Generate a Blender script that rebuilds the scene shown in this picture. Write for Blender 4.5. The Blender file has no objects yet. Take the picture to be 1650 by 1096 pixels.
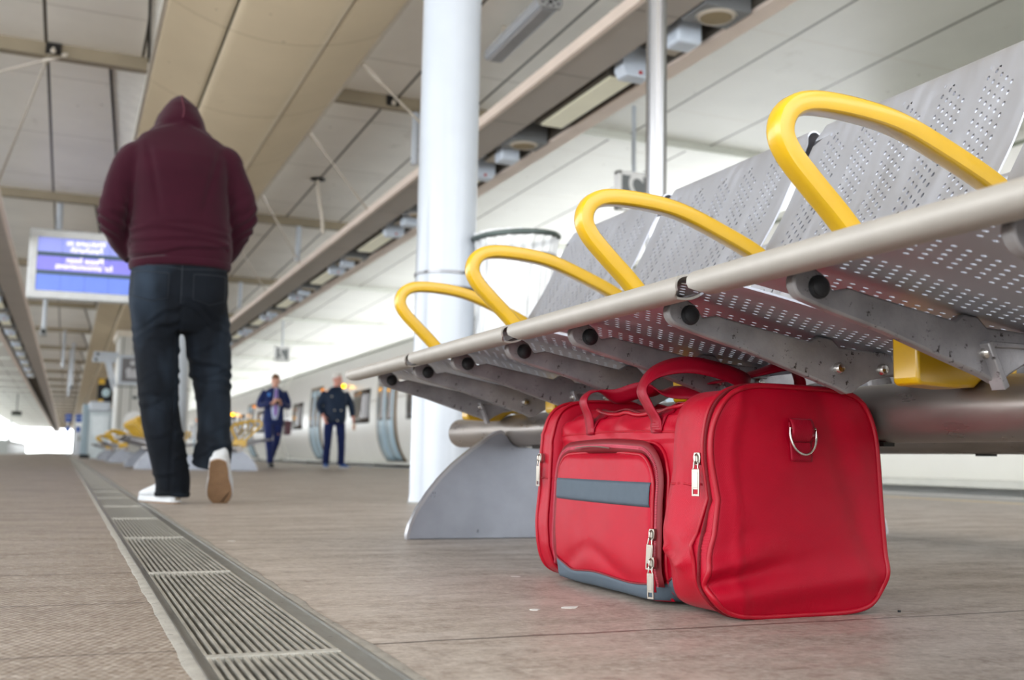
import bpy, math, random
from mathutils import Vector, Matrix, noise
from mathutils.bvhtree import BVHTree
random.seed(7)
S = bpy.context.scene
COL = S.collection
V = Vector
PI = math.pi

# ------------------------------------------------------------ camera, sky, exposure
def rotation():
    f = 1700.0
    d = V((106 - 825, 728 - 548, f)).normalized()
    p2 = V((1106 - 825, 728 + 19 - 548, f))
    up = p2.cross(d).normalized()
    if up.y > 0: up = -up
    xx = d.cross(up).normalized()
    if xx.x < 0: xx = -xx
    # rows of R are the world axes seen in the camera (right, down, forward)
    R = [xx, d, up]
    right = V([r.x for r in R]); down = V([r.y for r in R]); fwd = V([r.z for r in R])
    m = Matrix.Identity(4)
    for i in range(3):
        m[i][0] = right[i]; m[i][1] = -down[i]; m[i][2] = -fwd[i]
    m[2][3] = 0.22
    return m
cam = bpy.data.cameras.new('camera')
co = bpy.data.objects.new('camera', cam); COL.objects.link(co)
co.matrix_world = rotation()
cam.sensor_width = 36; cam.lens = 36 * 1700 / 1650
cam.clip_end = 600; cam.clip_start = 0.02
cam.dof.use_dof = True; cam.dof.focus_distance = 1.6; cam.dof.aperture_fstop = 5.4
S.camera = co

W = bpy.data.worlds.new('daylight'); S.world = W; W.use_nodes = True
wn = W.node_tree.nodes; wl = W.node_tree.links
bg = wn['Background']
bg.inputs[0].default_value = (0.93, 0.965, 1.0, 1); bg.inputs[1].default_value = 3.3
S.view_settings.view_transform = 'Standard'; S.view_settings.look = 'None'
S.view_settings.exposure = 0.38; S.view_settings.gamma = 1
S.view_settings.use_curve_mapping = False
S.cycles.use_denoising = True; S.cycles.use_adaptive_sampling = True; S.cycles.adaptive_threshold = 0.025
S.cycles.max_bounces = 9; S.cycles.diffuse_bounces = 6; S.cycles.glossy_bounces = 3
S.cycles.transparent_max_bounces = 8; S.cycles.transmission_bounces = 4
S.cycles.caustics_reflective = False; S.cycles.caustics_refractive = False
S.cycles.sample_clamp_indirect = 6

def area(name, loc, target, sx, sy, power, col=(1, 1, 1)):
    l = bpy.data.lights.new(name, 'AREA'); l.shape = 'RECTANGLE'; l.size = sx; l.size_y = sy
    l.energy = power; l.color = col
    o = bpy.data.objects.new(name, l); COL.objects.link(o); o.location = loc
    o.rotation_euler = (V(target) - V(loc)).to_track_quat('-Z', 'Y').to_euler()
    return o
# daylight falling in past the open end and the open side of the canopy
area('daylight_open_side', (-9.5, 0.0, 3.0), (1.5, 3.0, 0.4), 14, 4, 450, (0.95, 0.975, 1))

# ------------------------------------------------------------ materials
def lin(c):
    c = c / 255.0
    return c / 12.92 if c <= 0.04045 else ((c + 0.055) / 1.055) ** 2.4
def rgb(c, k=1.0):
    return (min(1, lin(c[0]) * k), min(1, lin(c[1]) * k), min(1, lin(c[2]) * k), 1)
MATS = {}
def mk(name):
    m = bpy.data.materials.new(name); m.use_nodes = True
    MATS[name] = m
    return m, m.node_tree.nodes, m.node_tree.links, m.node_tree.nodes['Principled BSDF']
def sock(links, node, key, val):
    if hasattr(val, 'is_output') or hasattr(val, 'links'):
        links.new(val, node.inputs[key])
    else:
        node.inputs[key].default_value = val
def mth(n, l, op, a, b=None, c=None):
    q = n.new('ShaderNodeMath'); q.operation = op
    for i, x in enumerate((a, b, c)):
        if x is not None: sock(l, q, i, x)
    return q.outputs[0]
def mixc(n, l, fac, a, b):
    q = n.new('ShaderNodeMix'); q.data_type = 'RGBA'
    sock(l, q, 0, fac); sock(l, q, 6, a); sock(l, q, 7, b)
    return q.outputs[2]
def tex_noise(n, l, vec, scale, detail=4, rough=0.55):
    q = n.new('ShaderNodeTexNoise'); q.inputs['Scale'].default_value = scale
    q.inputs['Detail'].default_value = detail; q.inputs['Roughness'].default_value = rough
    if vec is not None: l.new(vec, q.inputs['Vector'])
    return q.outputs[0]
def mapping(n, l, vec, scale):
    q = n.new('ShaderNodeMapping'); l.new(vec, q.inputs[0]); q.inputs['Scale'].default_value = scale
    return q.outputs[0]
def ramp(n, l, fac, lo, hi):
    q = n.new('ShaderNodeMapRange'); l.new(fac, q.inputs[0])
    q.inputs[1].default_value = lo; q.inputs[2].default_value = hi
    return q.outputs[0]
def M(name, col, rough=0.5, metal=0.0, var=0.06, vscale=6, bump=0.0, bscale=150, coat=0.0,
      spec=0.5, stretch=(1, 1, 1), rvar=0.0, sheen=0.0, emit=None, estr=1.0, trans=0.0, dirt=None):
    if name in MATS: return MATS[name]
    m, n, l, p = mk(name)
    tc = n.new('ShaderNodeTexCoord').outputs['Object']
    v = mapping(n, l, tc, stretch)
    nz = tex_noise(n, l, v, vscale)
    f = ramp(n, l, nz, 0.3, 0.7)
    c = mixc(n, l, f, rgb(col, 1 - var), rgb(col, 1 + var))
    if dirt:   # (colour, threshold, scale)
        dn = tex_noise(n, l, tc, dirt[2], 6, 0.7)
        c = mixc(n, l, ramp(n, l, dn, dirt[1], dirt[1] + 0.06), c, rgb(dirt[0]))
    l.new(c, p.inputs['Base Color'])
    p.inputs['Metallic'].default_value = metal
    if rvar: l.new(mth(n, l, 'MULTIPLY_ADD', f, rvar, rough - rvar / 2), p.inputs['Roughness'])
    else: p.inputs['Roughness'].default_value = rough
    p.inputs['Specular IOR Level'].default_value = spec
    p.inputs['Coat Weight'].default_value = coat; p.inputs['Coat Roughness'].default_value = 0.15
    if sheen:
        p.inputs['Sheen Weight'].default_value = sheen; p.inputs['Sheen Roughness'].default_value = 0.4
    if trans: p.inputs['Transmission Weight'].default_value = trans
    if bump:
        b = n.new('ShaderNodeBump'); b.inputs['Strength'].default_value = bump; b.inputs['Distance'].default_value = 0.002
        l.new(tex_noise(n, l, v, bscale, 3), b.inputs['Height']); l.new(b.outputs[0], p.inputs['Normal'])
    if emit:
        p.inputs['Emission Color'].default_value = rgb(emit); p.inputs['Emission Strength'].default_value = estr
    return m

def line_mask(n, l, coord, period, offset, width):
    """1 within width/2 of every offset + k*period"""
    a = mth(n, l, 'SUBTRACT', coord, offset)
    a = mth(n, l, 'DIVIDE', a, period)
    a = mth(n, l, 'ADD', a, 0.5)
    a = mth(n, l, 'FRACT', a)
    a = mth(n, l, 'SUBTRACT', a, 0.5)
    a = mth(n, l, 'ABSOLUTE', a)
    return mth(n, l, 'LESS_THAN', a, width / period / 2)

def floor_mat(name, left):
    m, n, l, p = mk(name)
    g = n.new('ShaderNodeNewGeometry').outputs['Position']
    sp = n.new('ShaderNodeSeparateXYZ'); l.new(g, sp.inputs[0])
    x, y = sp.outputs[0], sp.outputs[1]
    n1 = ramp(n, l, tex_noise(n, l, g, 1.3, 5, 0.6), 0.32, 0.68)
    n2 = ramp(n, l, tex_noise(n, l, mapping(n, l, g, (1.2, 3.2, 1)), 2.6, 6, 0.7), 0.35, 0.66)
    n3 = tex_noise(n, l, g, 90, 4, 0.7)
    base = mixc(n, l, n1, rgb((158, 146, 135)), rgb((182, 171, 161)))
    if left: base = mixc(n, l, n1, rgb((124, 110, 97)), rgb((146, 132, 117)))
    c = mixc(n, l, mth(n, l, 'MULTIPLY', n2, 0.68), base, rgb((118, 104, 92) if not left else (102, 88, 76)))
    c = mixc(n, l, mth(n, l, 'MULTIPLY', ramp(n, l, n3, 0.4, 0.62), 0.38), c, rgb((205, 196, 187)))
    n4 = tex_noise(n, l, g, 26, 6, 0.75)
    c = mixc(n, l, mth(n, l, 'MULTIPLY', ramp(n, l, n4, 0.52, 0.68), 0.55), c, rgb((96, 80, 70)))
    c = mixc(n, l, mth(n, l, 'MULTIPLY', ramp(n, l, n4, 0.44, 0.36), 0.30), c, rgb((214, 206, 198)))
    # dark rusty stains and pale scuffs
    st = ramp(n, l, tex_noise(n, l, mapping(n, l, g, (1, 2, 1)), 3.7, 8, 0.75), 0.60, 0.72)
    c = mixc(n, l, mth(n, l, 'MULTIPLY', st, 0.7), c, rgb((92, 74, 62)))
    sc = ramp(n, l, tex_noise(n, l, mapping(n, l, g, (3, 1.2, 1)), 4.1, 8, 0.8), 0.635, 0.66)
    c = mixc(n, l, mth(n, l, 'MULTIPLY', sc, 0.35), c, rgb((216, 210, 203)))
    # trodden gum spots
    vo = n.new('ShaderNodeTexVoronoi'); vo.inputs['Scale'].default_value = 3.3; l.new(g, vo.inputs['Vector'])
    vj = mth(n, l, 'ADD', vo.outputs['Distance'], mth(n, l, 'MULTIPLY', n3, 0.05))
    c = mixc(n, l, mth(n, l, 'MULTIPLY', mth(n, l, 'LESS_THAN', vj, 0.062), 0.8), c, rgb((225, 223, 220)))
    # joints between the slabs
    wob = mth(n, l, 'MULTIPLY_ADD', tex_noise(n, l, g, 9, 4), 0.018, -0.009)
    if left:
        j = line_mask(n, l, mth(n, l, 'ADD', y, wob), 0.415, 1.268, 0.006)
        j = mth(n, l, 'MAXIMUM', j, line_mask(n, l, mth(n, l, 'ADD', x, wob), 1.245, -0.72, 0.007))
    else:
        j = line_mask(n, l, mth(n, l, 'ADD', y, wob), 2.9, 1.247, 0.008)
        j = mth(n, l, 'MAXIMUM', j, line_mask(n, l, mth(n, l, 'ADD', x, wob), 2.7, 2.43, 0.008))
    c = mixc(n, l, mth(n, l, 'MULTIPLY', j, 0.75), c, rgb((62, 50, 44)))
    if not left:
        # yellow safety line, pale coping and grey tactile strip along the platform edge
        for a, b, cc in ((5.72, 5.84, (222, 190, 92)), (5.95, 6.72, (150, 150, 150)), (6.72, 7.0, (225, 225, 222))):
            k = mth(n, l, 'MULTIPLY', mth(n, l, 'GREATER_THAN', x, a), mth(n, l, 'LESS_THAN', x, b))
            c = mixc(n, l, mth(n, l, 'MULTIPLY', k, 0.85), c, rgb(cc))
    l.new(c, p.inputs['Base Color'])
    r = mth(n, l, 'MULTIPLY_ADD', n2, 0.22, 0.36)
    l.new(r, p.inputs['Roughness'])
    h = mth(n, l, 'MULTIPLY', n3, 0.4)
    h = mth(n, l, 'MULTIPLY_ADD', n2, 0.5, h)
    if left:   # fine moulded grid on the left slabs
        gx = mth(n, l, 'SINE', mth(n, l, 'MULTIPLY', x, 2 * PI / 0.011))
        gy = mth(n, l, 'SINE', mth(n, l, 'MULTIPLY', y, 2 * PI / 0.022))
        h = mth(n, l, 'MULTIPLY_ADD', mth(n, l, 'MULTIPLY', gx, gy), 0.45, h)
    h = mth(n, l, 'MULTIPLY_ADD', j, -2.5, h)
    b = n.new('ShaderNodeBump'); b.inputs['Strength'].default_value = 0.5; b.inputs['Distance'].default_value = 0.0022
    l.new(h, b.inputs['Height']); l.new(b.outputs[0], p.inputs['Normal'])
    return m

def ceil_mat(name, col, px, ox, py, oy, seam=(70, 62, 50), weld=(205, 200, 190)):
    m, n, l, p = mk(name)
    g = n.new('ShaderNodeNewGeometry').outputs['Position']
    sp = n.new('ShaderNodeSeparateXYZ'); l.new(g, sp.inputs[0])
    x, y = sp.outputs[0], sp.outputs[1]
    nz = ramp(n, l, tex_noise(n, l, g, 0.8, 5, 0.6), 0.3, 0.7)
    c = mixc(n, l, nz, rgb(col, 0.93), rgb(col, 1.04))
    st = ramp(n, l, tex_noise(n, l, mapping(n, l, g, (1, 0.6, 1)), 1.1, 8, 0.75), 0.62, 0.70)
    c = mixc(n, l, mth(n, l, 'MULTIPLY', st, 0.35), c, rgb((150, 140, 118)))
    if py: c = mixc(n, l, mth(n, l, 'MULTIPLY', line_mask(n, l, y, py, oy, 0.05), 0.45), c, rgb(weld))
    # rivets along the weld lines
    vo = n.new('ShaderNodeTexVoronoi'); vo.inputs['Scale'].default_value = 2.3; l.new(g, vo.inputs['Vector'])
    c = mixc(n, l, mth(n, l, 'MULTIPLY', mth(n, l, 'LESS_THAN', vo.outputs['Distance'], 0.045), 0.6), c, rgb((120, 108, 90)))
    if px: c = mixc(n, l, line_mask(n, l, x, px, ox, 0.035), c, rgb(seam))
    l.new(c, p.inputs['Base Color'])
    p.inputs['Roughness'].default_value = 0.45
    return m

def nylon(name, col, weave=1500, coat=0.0):
    m, n, l, p = mk(name)
    tc = n.new('ShaderNodeTexCoord').outputs['Object']
    f = ramp(n, l, tex_noise(n, l, tc, 14, 4), 0.3, 0.7)
    l.new(mixc(n, l, f, rgb(col, 0.94), rgb(col, 1.05)), p.inputs['Base Color'])
    p.inputs['Roughness'].default_value = 0.42
    p.inputs['Specular IOR Level'].default_value = 0.42
    p.inputs['Specular Tint'].default_value = (1, .45, .55, 1)
    p.inputs['Sheen Weight'].default_value = 0.05; p.inputs['Sheen Roughness'].default_value = 0.3
    p.inputs['Sheen Tint'].default_value = (1, .55, .62, 1)
    sp = n.new('ShaderNodeSeparateXYZ'); l.new(tc, sp.inputs[0])
    a = mth(n, l, 'SINE', mth(n, l, 'MULTIPLY', mth(n, l, 'ADD', sp.outputs[0], sp.outputs[1]), weave * 2))
    b_ = mth(n, l, 'SINE', mth(n, l, 'MULTIPLY', sp.outputs[2], weave * 2))
    h = mth(n, l, 'MULTIPLY', a, b_)
    b = n.new('ShaderNodeBump'); b.inputs['Strength'].default_value = 0.25; b.inputs['Distance'].default_value = 0.0006
    l.new(h, b.inputs['Height']); l.new(b.outputs[0], p.inputs['Normal'])
    return m

steel = M('brushed_steel', (178, 178, 182), 0.33, 0.9, 0.05, 9, stretch=(1, 12, 1), rvar=0.1)
seatsteel = M('seat_sheet_steel', (199, 202, 211), 0.50, 0.95, 0.04, 6, stretch=(1, 6, 1), rvar=0.12)
nosepaint = M('seat_nose_steel', (168, 163, 156), 0.55, 0.35, 0.05, 20, stretch=(6, 1, 1))
castalu = M('cast_aluminium', (160, 158, 160), 0.46, 0.55, 0.25, 16, bump=0.6, bscale=60, dirt=((58, 52, 50), 0.60, 60))
footalu = M('polished_cast_foot', (152, 156, 165), 0.34, 0.65, 0.1, 10, rvar=0.15, bump=0.1, bscale=60)
tubesteel = M('tube_steel', (146, 138, 132), 0.34, 0.7, 0.14, 6, stretch=(4, 1, 4), rvar=0.2, dirt=((58, 40, 34), 0.66, 24))
yellow = M('yellow_coating', (212, 166, 6), 0.33, 0, 0.05, 10, coat=0.5, dirt=((150, 128, 60), 0.70, 60))
rubber = M('black_rubber', (22, 24, 28), 0.6, 0, 0.1)
darkmetal = M('dark_metal', (60, 58, 56), 0.5, 0.5, 0.1)
chrome = M('chrome', (215, 212, 205), 0.18, 1.0, 0.02)
whitepaint = M('white_gloss_paint', (188, 195, 204), 0.3, 0, 0.03, 4, coat=0.4)
poststeel = M('polished_post_steel', (168, 168, 170), 0.26, 0.95, 0.03, 10, stretch=(1, 1, 0.1))
concrete = M('pale_concrete', (150, 146, 138), 0.85, 0, 0.16, 30, bump=0.8, bscale=70, dirt=((92, 88, 84), 0.6, 60))
trench = M('dark_trench', (12, 11, 10), 0.9, 0, 0.3, 20)
gratesteel = M('galvanised_grate', (186, 182, 172), 0.42, 0.6, 0.12, 25, rvar=0.2)

# ------------------------------------------------------------ mesh building
class MB:
    def __init__(s): s.v = []; s.f = []
    def add(s, vs, fs):
        b = len(s.v); s.v += [tuple(q) for q in vs]; s.f += [tuple(i + b for i in q) for q in fs]; return s
    def box(s, c, d, rot=None):
        q = [V((x * d[0] / 2, y * d[1] / 2, z * d[2] / 2)) for x in (-1, 1) for y in (-1, 1) for z in (-1, 1)]
        if rot is not None: q = [rot @ a for a in q]
        q = [a + V(c) for a in q]
        return s.add(q, [(0, 1, 3, 2), (4, 6, 7, 5), (0, 4, 5, 1), (2, 3, 7, 6), (0, 2, 6, 4), (1, 5, 7, 3)])
    def bb(s, a, b):
        return s.box([(a[i] + b[i]) / 2 for i in range(3)], [abs(b[i] - a[i]) for i in range(3)])
    def prism(s, poly, lo, hi, axis='y'):
        """poly of (x,z) pairs pushed along y, or (y,z) along x, or (x,y) along z"""
        def P(a, b, t):
            return (a, t, b) if axis == 'y' else ((t, a, b) if axis == 'x' else (a, b, t))
        k = len(poly)
        s.add([P(a, b, lo) for a, b in poly] + [P(a, b, hi) for a, b in poly],
              [tuple(range(k)), tuple(range(2 * k - 1, k - 1, -1))] + [(i, i + k, (i + 1) % k + k, (i + 1) % k) for i in range(k)])
        return s
    def grid(s, fn, nu, nv, cu=False, cv=False):
        vs = [fn(i / (nu if cu else nu - 1), j / (nv if cv else nv - 1)) for i in range(nu) for j in range(nv)]
        fs = []
        for i in range(nu if cu else nu - 1):
            for j in range(nv if cv else nv - 1):
                a, b = i, (i + 1) % nu; c, d = j, (j + 1) % nv
                fs.append((a * nv + c, b * nv + c, b * nv + d, a * nv + d))
        return s.add(vs, fs)
    def tube(s, pts, r, seg=12, closed=False, up=(0, 0, 1), prof=None, caps=True):
        pts = [V(p) for p in pts]; N = len(pts)
        rs = r if isinstance(r, (list, tuple)) and len(r) == N else [r] * N
        def tan(i):
            if closed: t = pts[(i + 1) % N] - pts[i - 1]
            else: t = pts[min(i + 1, N - 1)] - pts[max(i - 1, 0)]
            return t.normalized() if t.length > 1e-9 else V((0, 0, 1))
        t0 = tan(0); u = V(up) - t0 * V(up).dot(t0)
        if u.length < 1e-3: u = t0.orthogonal()
        u.normalize(); rings = []; prev = t0
        if prof is None: prof = [(math.cos(2 * PI * k / seg), math.sin(2 * PI * k / seg)) for k in range(seg)]
        seg = len(prof)
        for i in range(N):
            t = tan(i)
            q = prev.rotation_difference(t); u = (q @ u); u = (u - t * u.dot(t)).normalized(); prev = t
            w = t.cross(u); a, b = rs[i] if isinstance(rs[i], (list, tuple)) else (rs[i], rs[i])
            rings.append([pts[i] + u * (p[0] * a) + w * (p[1] * b) for p in prof])
        vs = [p for rg in rings for p in rg]; fs = []
        for i in range(N if closed else N - 1):
            j = (i + 1) % N
            for k in range(seg):
                k2 = (k + 1) % seg
                fs.append((i * seg + k, i * seg + k2, j * seg + k2, j * seg + k))
        if caps and not closed:
            fs.append(tuple(range(seg - 1, -1, -1))); fs.append(tuple((N - 1) * seg + k for k in range(seg)))
        return s.add(vs, fs)
    def lathe(s, prof, c=(0, 0, 0), seg=32, axis='z', close=True):
        vs = []; fs = []; k = len(prof)
        for i in range(seg):
            a = 2 * PI * i / seg
            for r, h in prof:
                p = (r * math.cos(a), r * math.sin(a), h)
                if axis == 'y': p = (p[0], h, p[1])
                if axis == 'x': p = (h, p[0], p[1])
                vs.append((p[0] + c[0], p[1] + c[1], p[2] + c[2]))
        for i in range(seg):
            j = (i + 1) % seg
            for q in range(k - 1): fs.append((i * k + q, j * k + q, j * k + q + 1, i * k + q + 1))
        if close:
            fs.append(tuple(i * k for i in range(seg - 1, -1, -1))); fs.append(tuple(i * k + k - 1 for i in range(seg)))
        return s.add(vs, fs)
    def ball(s, c, r, nu=16, nv=10):
        r = r if isinstance(r, (list, tuple)) else (r, r, r)
        pr = [(math.sin(PI * j / nv), -math.cos(PI * j / nv)) for j in range(nv + 1)]
        vs = []; fs = []
        for i in range(nu):
            a = 2 * PI * i / nu
            for q, h in pr: vs.append((c[0] + r[0] * q * math.cos(a), c[1] + r[1] * q * math.sin(a), c[2] + r[2] * h))
        k = nv + 1
        for i in range(nu):
            j = (i + 1) % nu
            for q in range(nv): fs.append((i * k + q, j * k + q, j * k + q + 1, i * k + q + 1))
        return s.add(vs, fs)
    def build(s, name, mat, parent=None, smooth=True, angle=38, bevel=0, solid=0, sub=0, weld=False, off=0, split=0):
        me = bpy.data.meshes.new(name); me.from_pydata(s.v, [], s.f); me.validate(); me.update()
        if mat: me.materials.append(mat)
        if smooth:
            me.shade_smooth(); me.set_sharp_from_angle(angle=math.radians(angle))
        o = bpy.data.objects.new(name, me); COL.objects.link(o)
        if parent: o.parent = parent
        if weld: w = o.modifiers.new('w', 'WELD'); w.merge_threshold = 0.0001
        if solid:
            q = o.modifiers.new('s', 'SOLIDIFY'); q.thickness = solid; q.offset = off
        if bevel:
            q = o.modifiers.new('b', 'BEVEL'); q.width = bevel; q.segments = 2; q.limit_method = 'ANGLE'; q.angle_limit = 0.7
        if split:
            q = o.modifiers.new('e', 'EDGE_SPLIT'); q.split_angle = math.radians(split)
        if sub:
            q = o.modifiers.new('u', 'SUBSURF'); q.levels = sub; q.render_levels = sub
        return o

def put(o, label, cat, group=None, kind=None):
    o['label'] = label; o['category'] = cat
    if group: o['group'] = group
    if kind: o['kind'] = kind
    return o
def thing(name, label, cat, loc=(0, 0, 0), rz=0, group=None):
    o = bpy.data.objects.new(name, None); COL.objects.link(o); o.location = loc; o.rotation_euler = (0, 0, rz)
    o.empty_display_size = 0.1
    return put(o, label, cat, group)
def struct(o):
    o['kind'] = 'structure'; return o
KIDS = {}
def kids(o): return [c for c in bpy.data.objects if c.parent == o]
def dup(root, loc=None, rz=None, label=None, group=None):
    def cp(o, par):
        c = o.copy(); COL.objects.link(c)
        if par: c.parent = par
        for k in kids(o): cp(k, c)
        return c
    c = cp(root, None)
    if loc is not None: c.location = loc
    if rz is not None: c.rotation_euler = (0, 0, rz)
    if label: c['label'] = label
    if group: c['group'] = group
    return c
def spline(pts, n):
    """Catmull-Rom through pts, n steps per span"""
    P = [V(p) for p in pts]; P = [P[0] * 2 - P[1]] + P + [P[-1] * 2 - P[-2]]; out = []
    for i in range(1, len(P) - 2):
        for k in range(n):
            t = k / n; a, b, c, d = P[i - 1], P[i], P[i + 1], P[i + 2]
            out.append(0.5 * ((2 * b) + (c - a) * t + (2 * a - 5 * b + 4 * c - d) * t * t + (3 * b - a - 3 * c + d) * t ** 3))
    out.append(P[-2]); return out
ORD = ['nearest', 'second nearest', 'third nearest', 'fourth nearest', 'fifth nearest', 'sixth nearest', 'seventh nearest', 'eighth nearest']
# ------------------------------------------------------------ platform floor and drain channel
YB, YE = -4.0, 226.0
fl = struct(MB().bb((-3.6, YB, -0.3), (0.131, YE, 0)).build('floor', floor_mat('platform_slabs_left', True), smooth=False))
fr = struct(MB().bb((0.341, YB, -0.3), (6.98, YE, 0)).build('floor', floor_mat('platform_slabs', False), smooth=False))
struct(MB().bb((-3.6, YB, -1.1), (-3.4, YE, -0.301)).build('wall_left', concrete, smooth=False))
struct(MB().bb((6.78, YB, -1.1), (6.98, YE, -0.301)).build('wall_right', concrete, smooth=False))
ballast = M('track_ballast', (118, 110, 102), 0.95, 0, 0.35, 14, bump=1, bscale=20)
struct(MB().bb((-12, YB, -1.25), (14, YE, -1.12)).build('floor', ballast, smooth=False))
t = thing('drain_channel', 'long steel drain channel with rough pale concrete edges let into the platform floor', 'drain channel', (0, 0, 0))
q = MB()
random.seed(3)
def edge_strip(q, x0, x1, jit, side):
    ys = [YB + 0.0] ; y = YB
    while y < 30: y += random.uniform(0.02, 0.06); ys.append(y)
    ys += [60, YE]
    vs = []; fs = []
    for i, y in enumerate(ys):
        j = noise.noise(V((x0 * 9, y * 7, 0))) * jit + random.uniform(-1, 1) * jit * 0.35
        zz = 0.0012 + 0.0012 * noise.noise(V((x1, y * 23, 2)))
        a, b = (x0 + j, x1) if side < 0 else (x0, x1 + j)
        vs += [(a, y, 0.0002), (a + (0.002 if side < 0 else 0), y, zz), (b - (0.002 if side > 0 else 0), y, zz), (b, y, 0.0002)]
    for i in range(len(ys) - 1):
        for k in range(3): fs.append((i * 4 + k, i * 4 + k + 1, i * 4 + k + 5, i * 4 + k + 4))
    q.add(vs, fs)
edge_strip(q, 0.127, 0.141, 0.003, -1); edge_strip(q, 0.331, 0.347, 0.005, 1)
q.build('concrete_edge', concrete, t)
q = MB()
q.bb((0.1315, YB, -0.3), (0.1535, YE, -0.001)); q.bb((0.304, YB, -0.3), (0.3405, YE, -0.0008))
q.bb((0.141, YB, -0.001), (0.1435, YE, 0.0022)); q.bb((0.3275, YB, -0.001), (0.331, YE, 0.0022))
q.build('channel_rail', M('channel_rail_steel', (128, 126, 120), 0.4, 0.5, 0.15, 12, stretch=(4, 1, 1), rvar=0.2, dirt=((70, 66, 60), .62, 40)), t, smooth=False)
MB().bb((0.1535, YB, -0.29), (0.304, YE, -0.20)).build('channel_bed', trench, t, smooth=False)
# one grate, then copies
PITCH = 0.873
g = thing('drain_grate', 'steel bar grate of the drain, cut off by the bottom edge of the photo', 'grate', (0.22875, 1.222 - PITCH, 0), 0, 'grates of the floor drain')
L = PITCH - 0.006
q = MB()
for s in (-1, 1): q.bb((s * 0.0725 - 0.002, 0.003, -0.03), (s * 0.0725 + 0.002, L, 0.0))
for y in (0.004, L - 0.001): q.bb((-0.074, y - 0.0025, -0.028), (0.074, y + 0.0025, 0.0008))
q.build('frame', gratesteel, g, smooth=False)
q = MB()
for i in range(14):
    x = -0.063 + i * 0.00969
    q.prism([(x - 0.0018, 0), (x + 0.0018, 0), (x + 0.0012, -0.022), (x - 0.0012, -0.022)], 0.008, L - 0.004)
q.build('bars', gratesteel, g, smooth=False)
q = MB()
for i in range(22):
    y = 0.03 + i * 0.0385
    q.bb((-0.0715, y - 0.0025, -0.03), (0.0715, y + 0.0025, -0.023))
q.build('cross_rods', M('rod_steel', (50, 48, 44), 0.5, 0.6, 0.1), g, smooth=False)
names = ['second grate of the drain from the bottom of the photo', 'third grate of the drain from the bottom of the photo',
         'fourth grate of the drain from the bottom of the photo, with a shadowy patch', 'fifth grate of the drain from the bottom of the photo',
         'sixth grate of the drain, left of the walking man']
for i in range(1, 66):
    lb = names[i - 1] if i <= len(names) else 'small distant grate in the far narrow stretch of the floor drain'
    dup(g, (0.22875, 1.222 + PITCH * (i - 1), 0), 0, lb)

# litter on the floor
litter = MB().box((0, 0, 0), (0.004, 0.004, 0.004))
for k, (x, y, sx, sy, lb) in enumerate(((0.72, 1.47, .018, .012, 'flat pale scrap on the floor left of the red bag'),
                                        (0.655, 1.46, .010, .008, 'thin pale scrap on the floor, the one nearer the drain'),
                                        (1.19, 1.29, .003, .003, 'tiny dark pebble on the floor by the right corner of the red bag'))):
    q = MB(); n = 9
    q.prism([(sx * math.cos(2 * PI * i / n) * random.uniform(.6, 1.1), sy * math.sin(2 * PI * i / n) * random.uniform(.6, 1.1)) for i in range(n)], 0, .003 if k == 2 else .0008, 'z')
    o = q.build('pebble' if k == 2 else 'paper_scrap', rubber if k == 2 else M('scrap_paper', (205, 205, 200), .8), smooth=False)
    o.location = (x, y, 0.0); put(o, lb, 'pebble' if k == 2 else 'litter')

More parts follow.
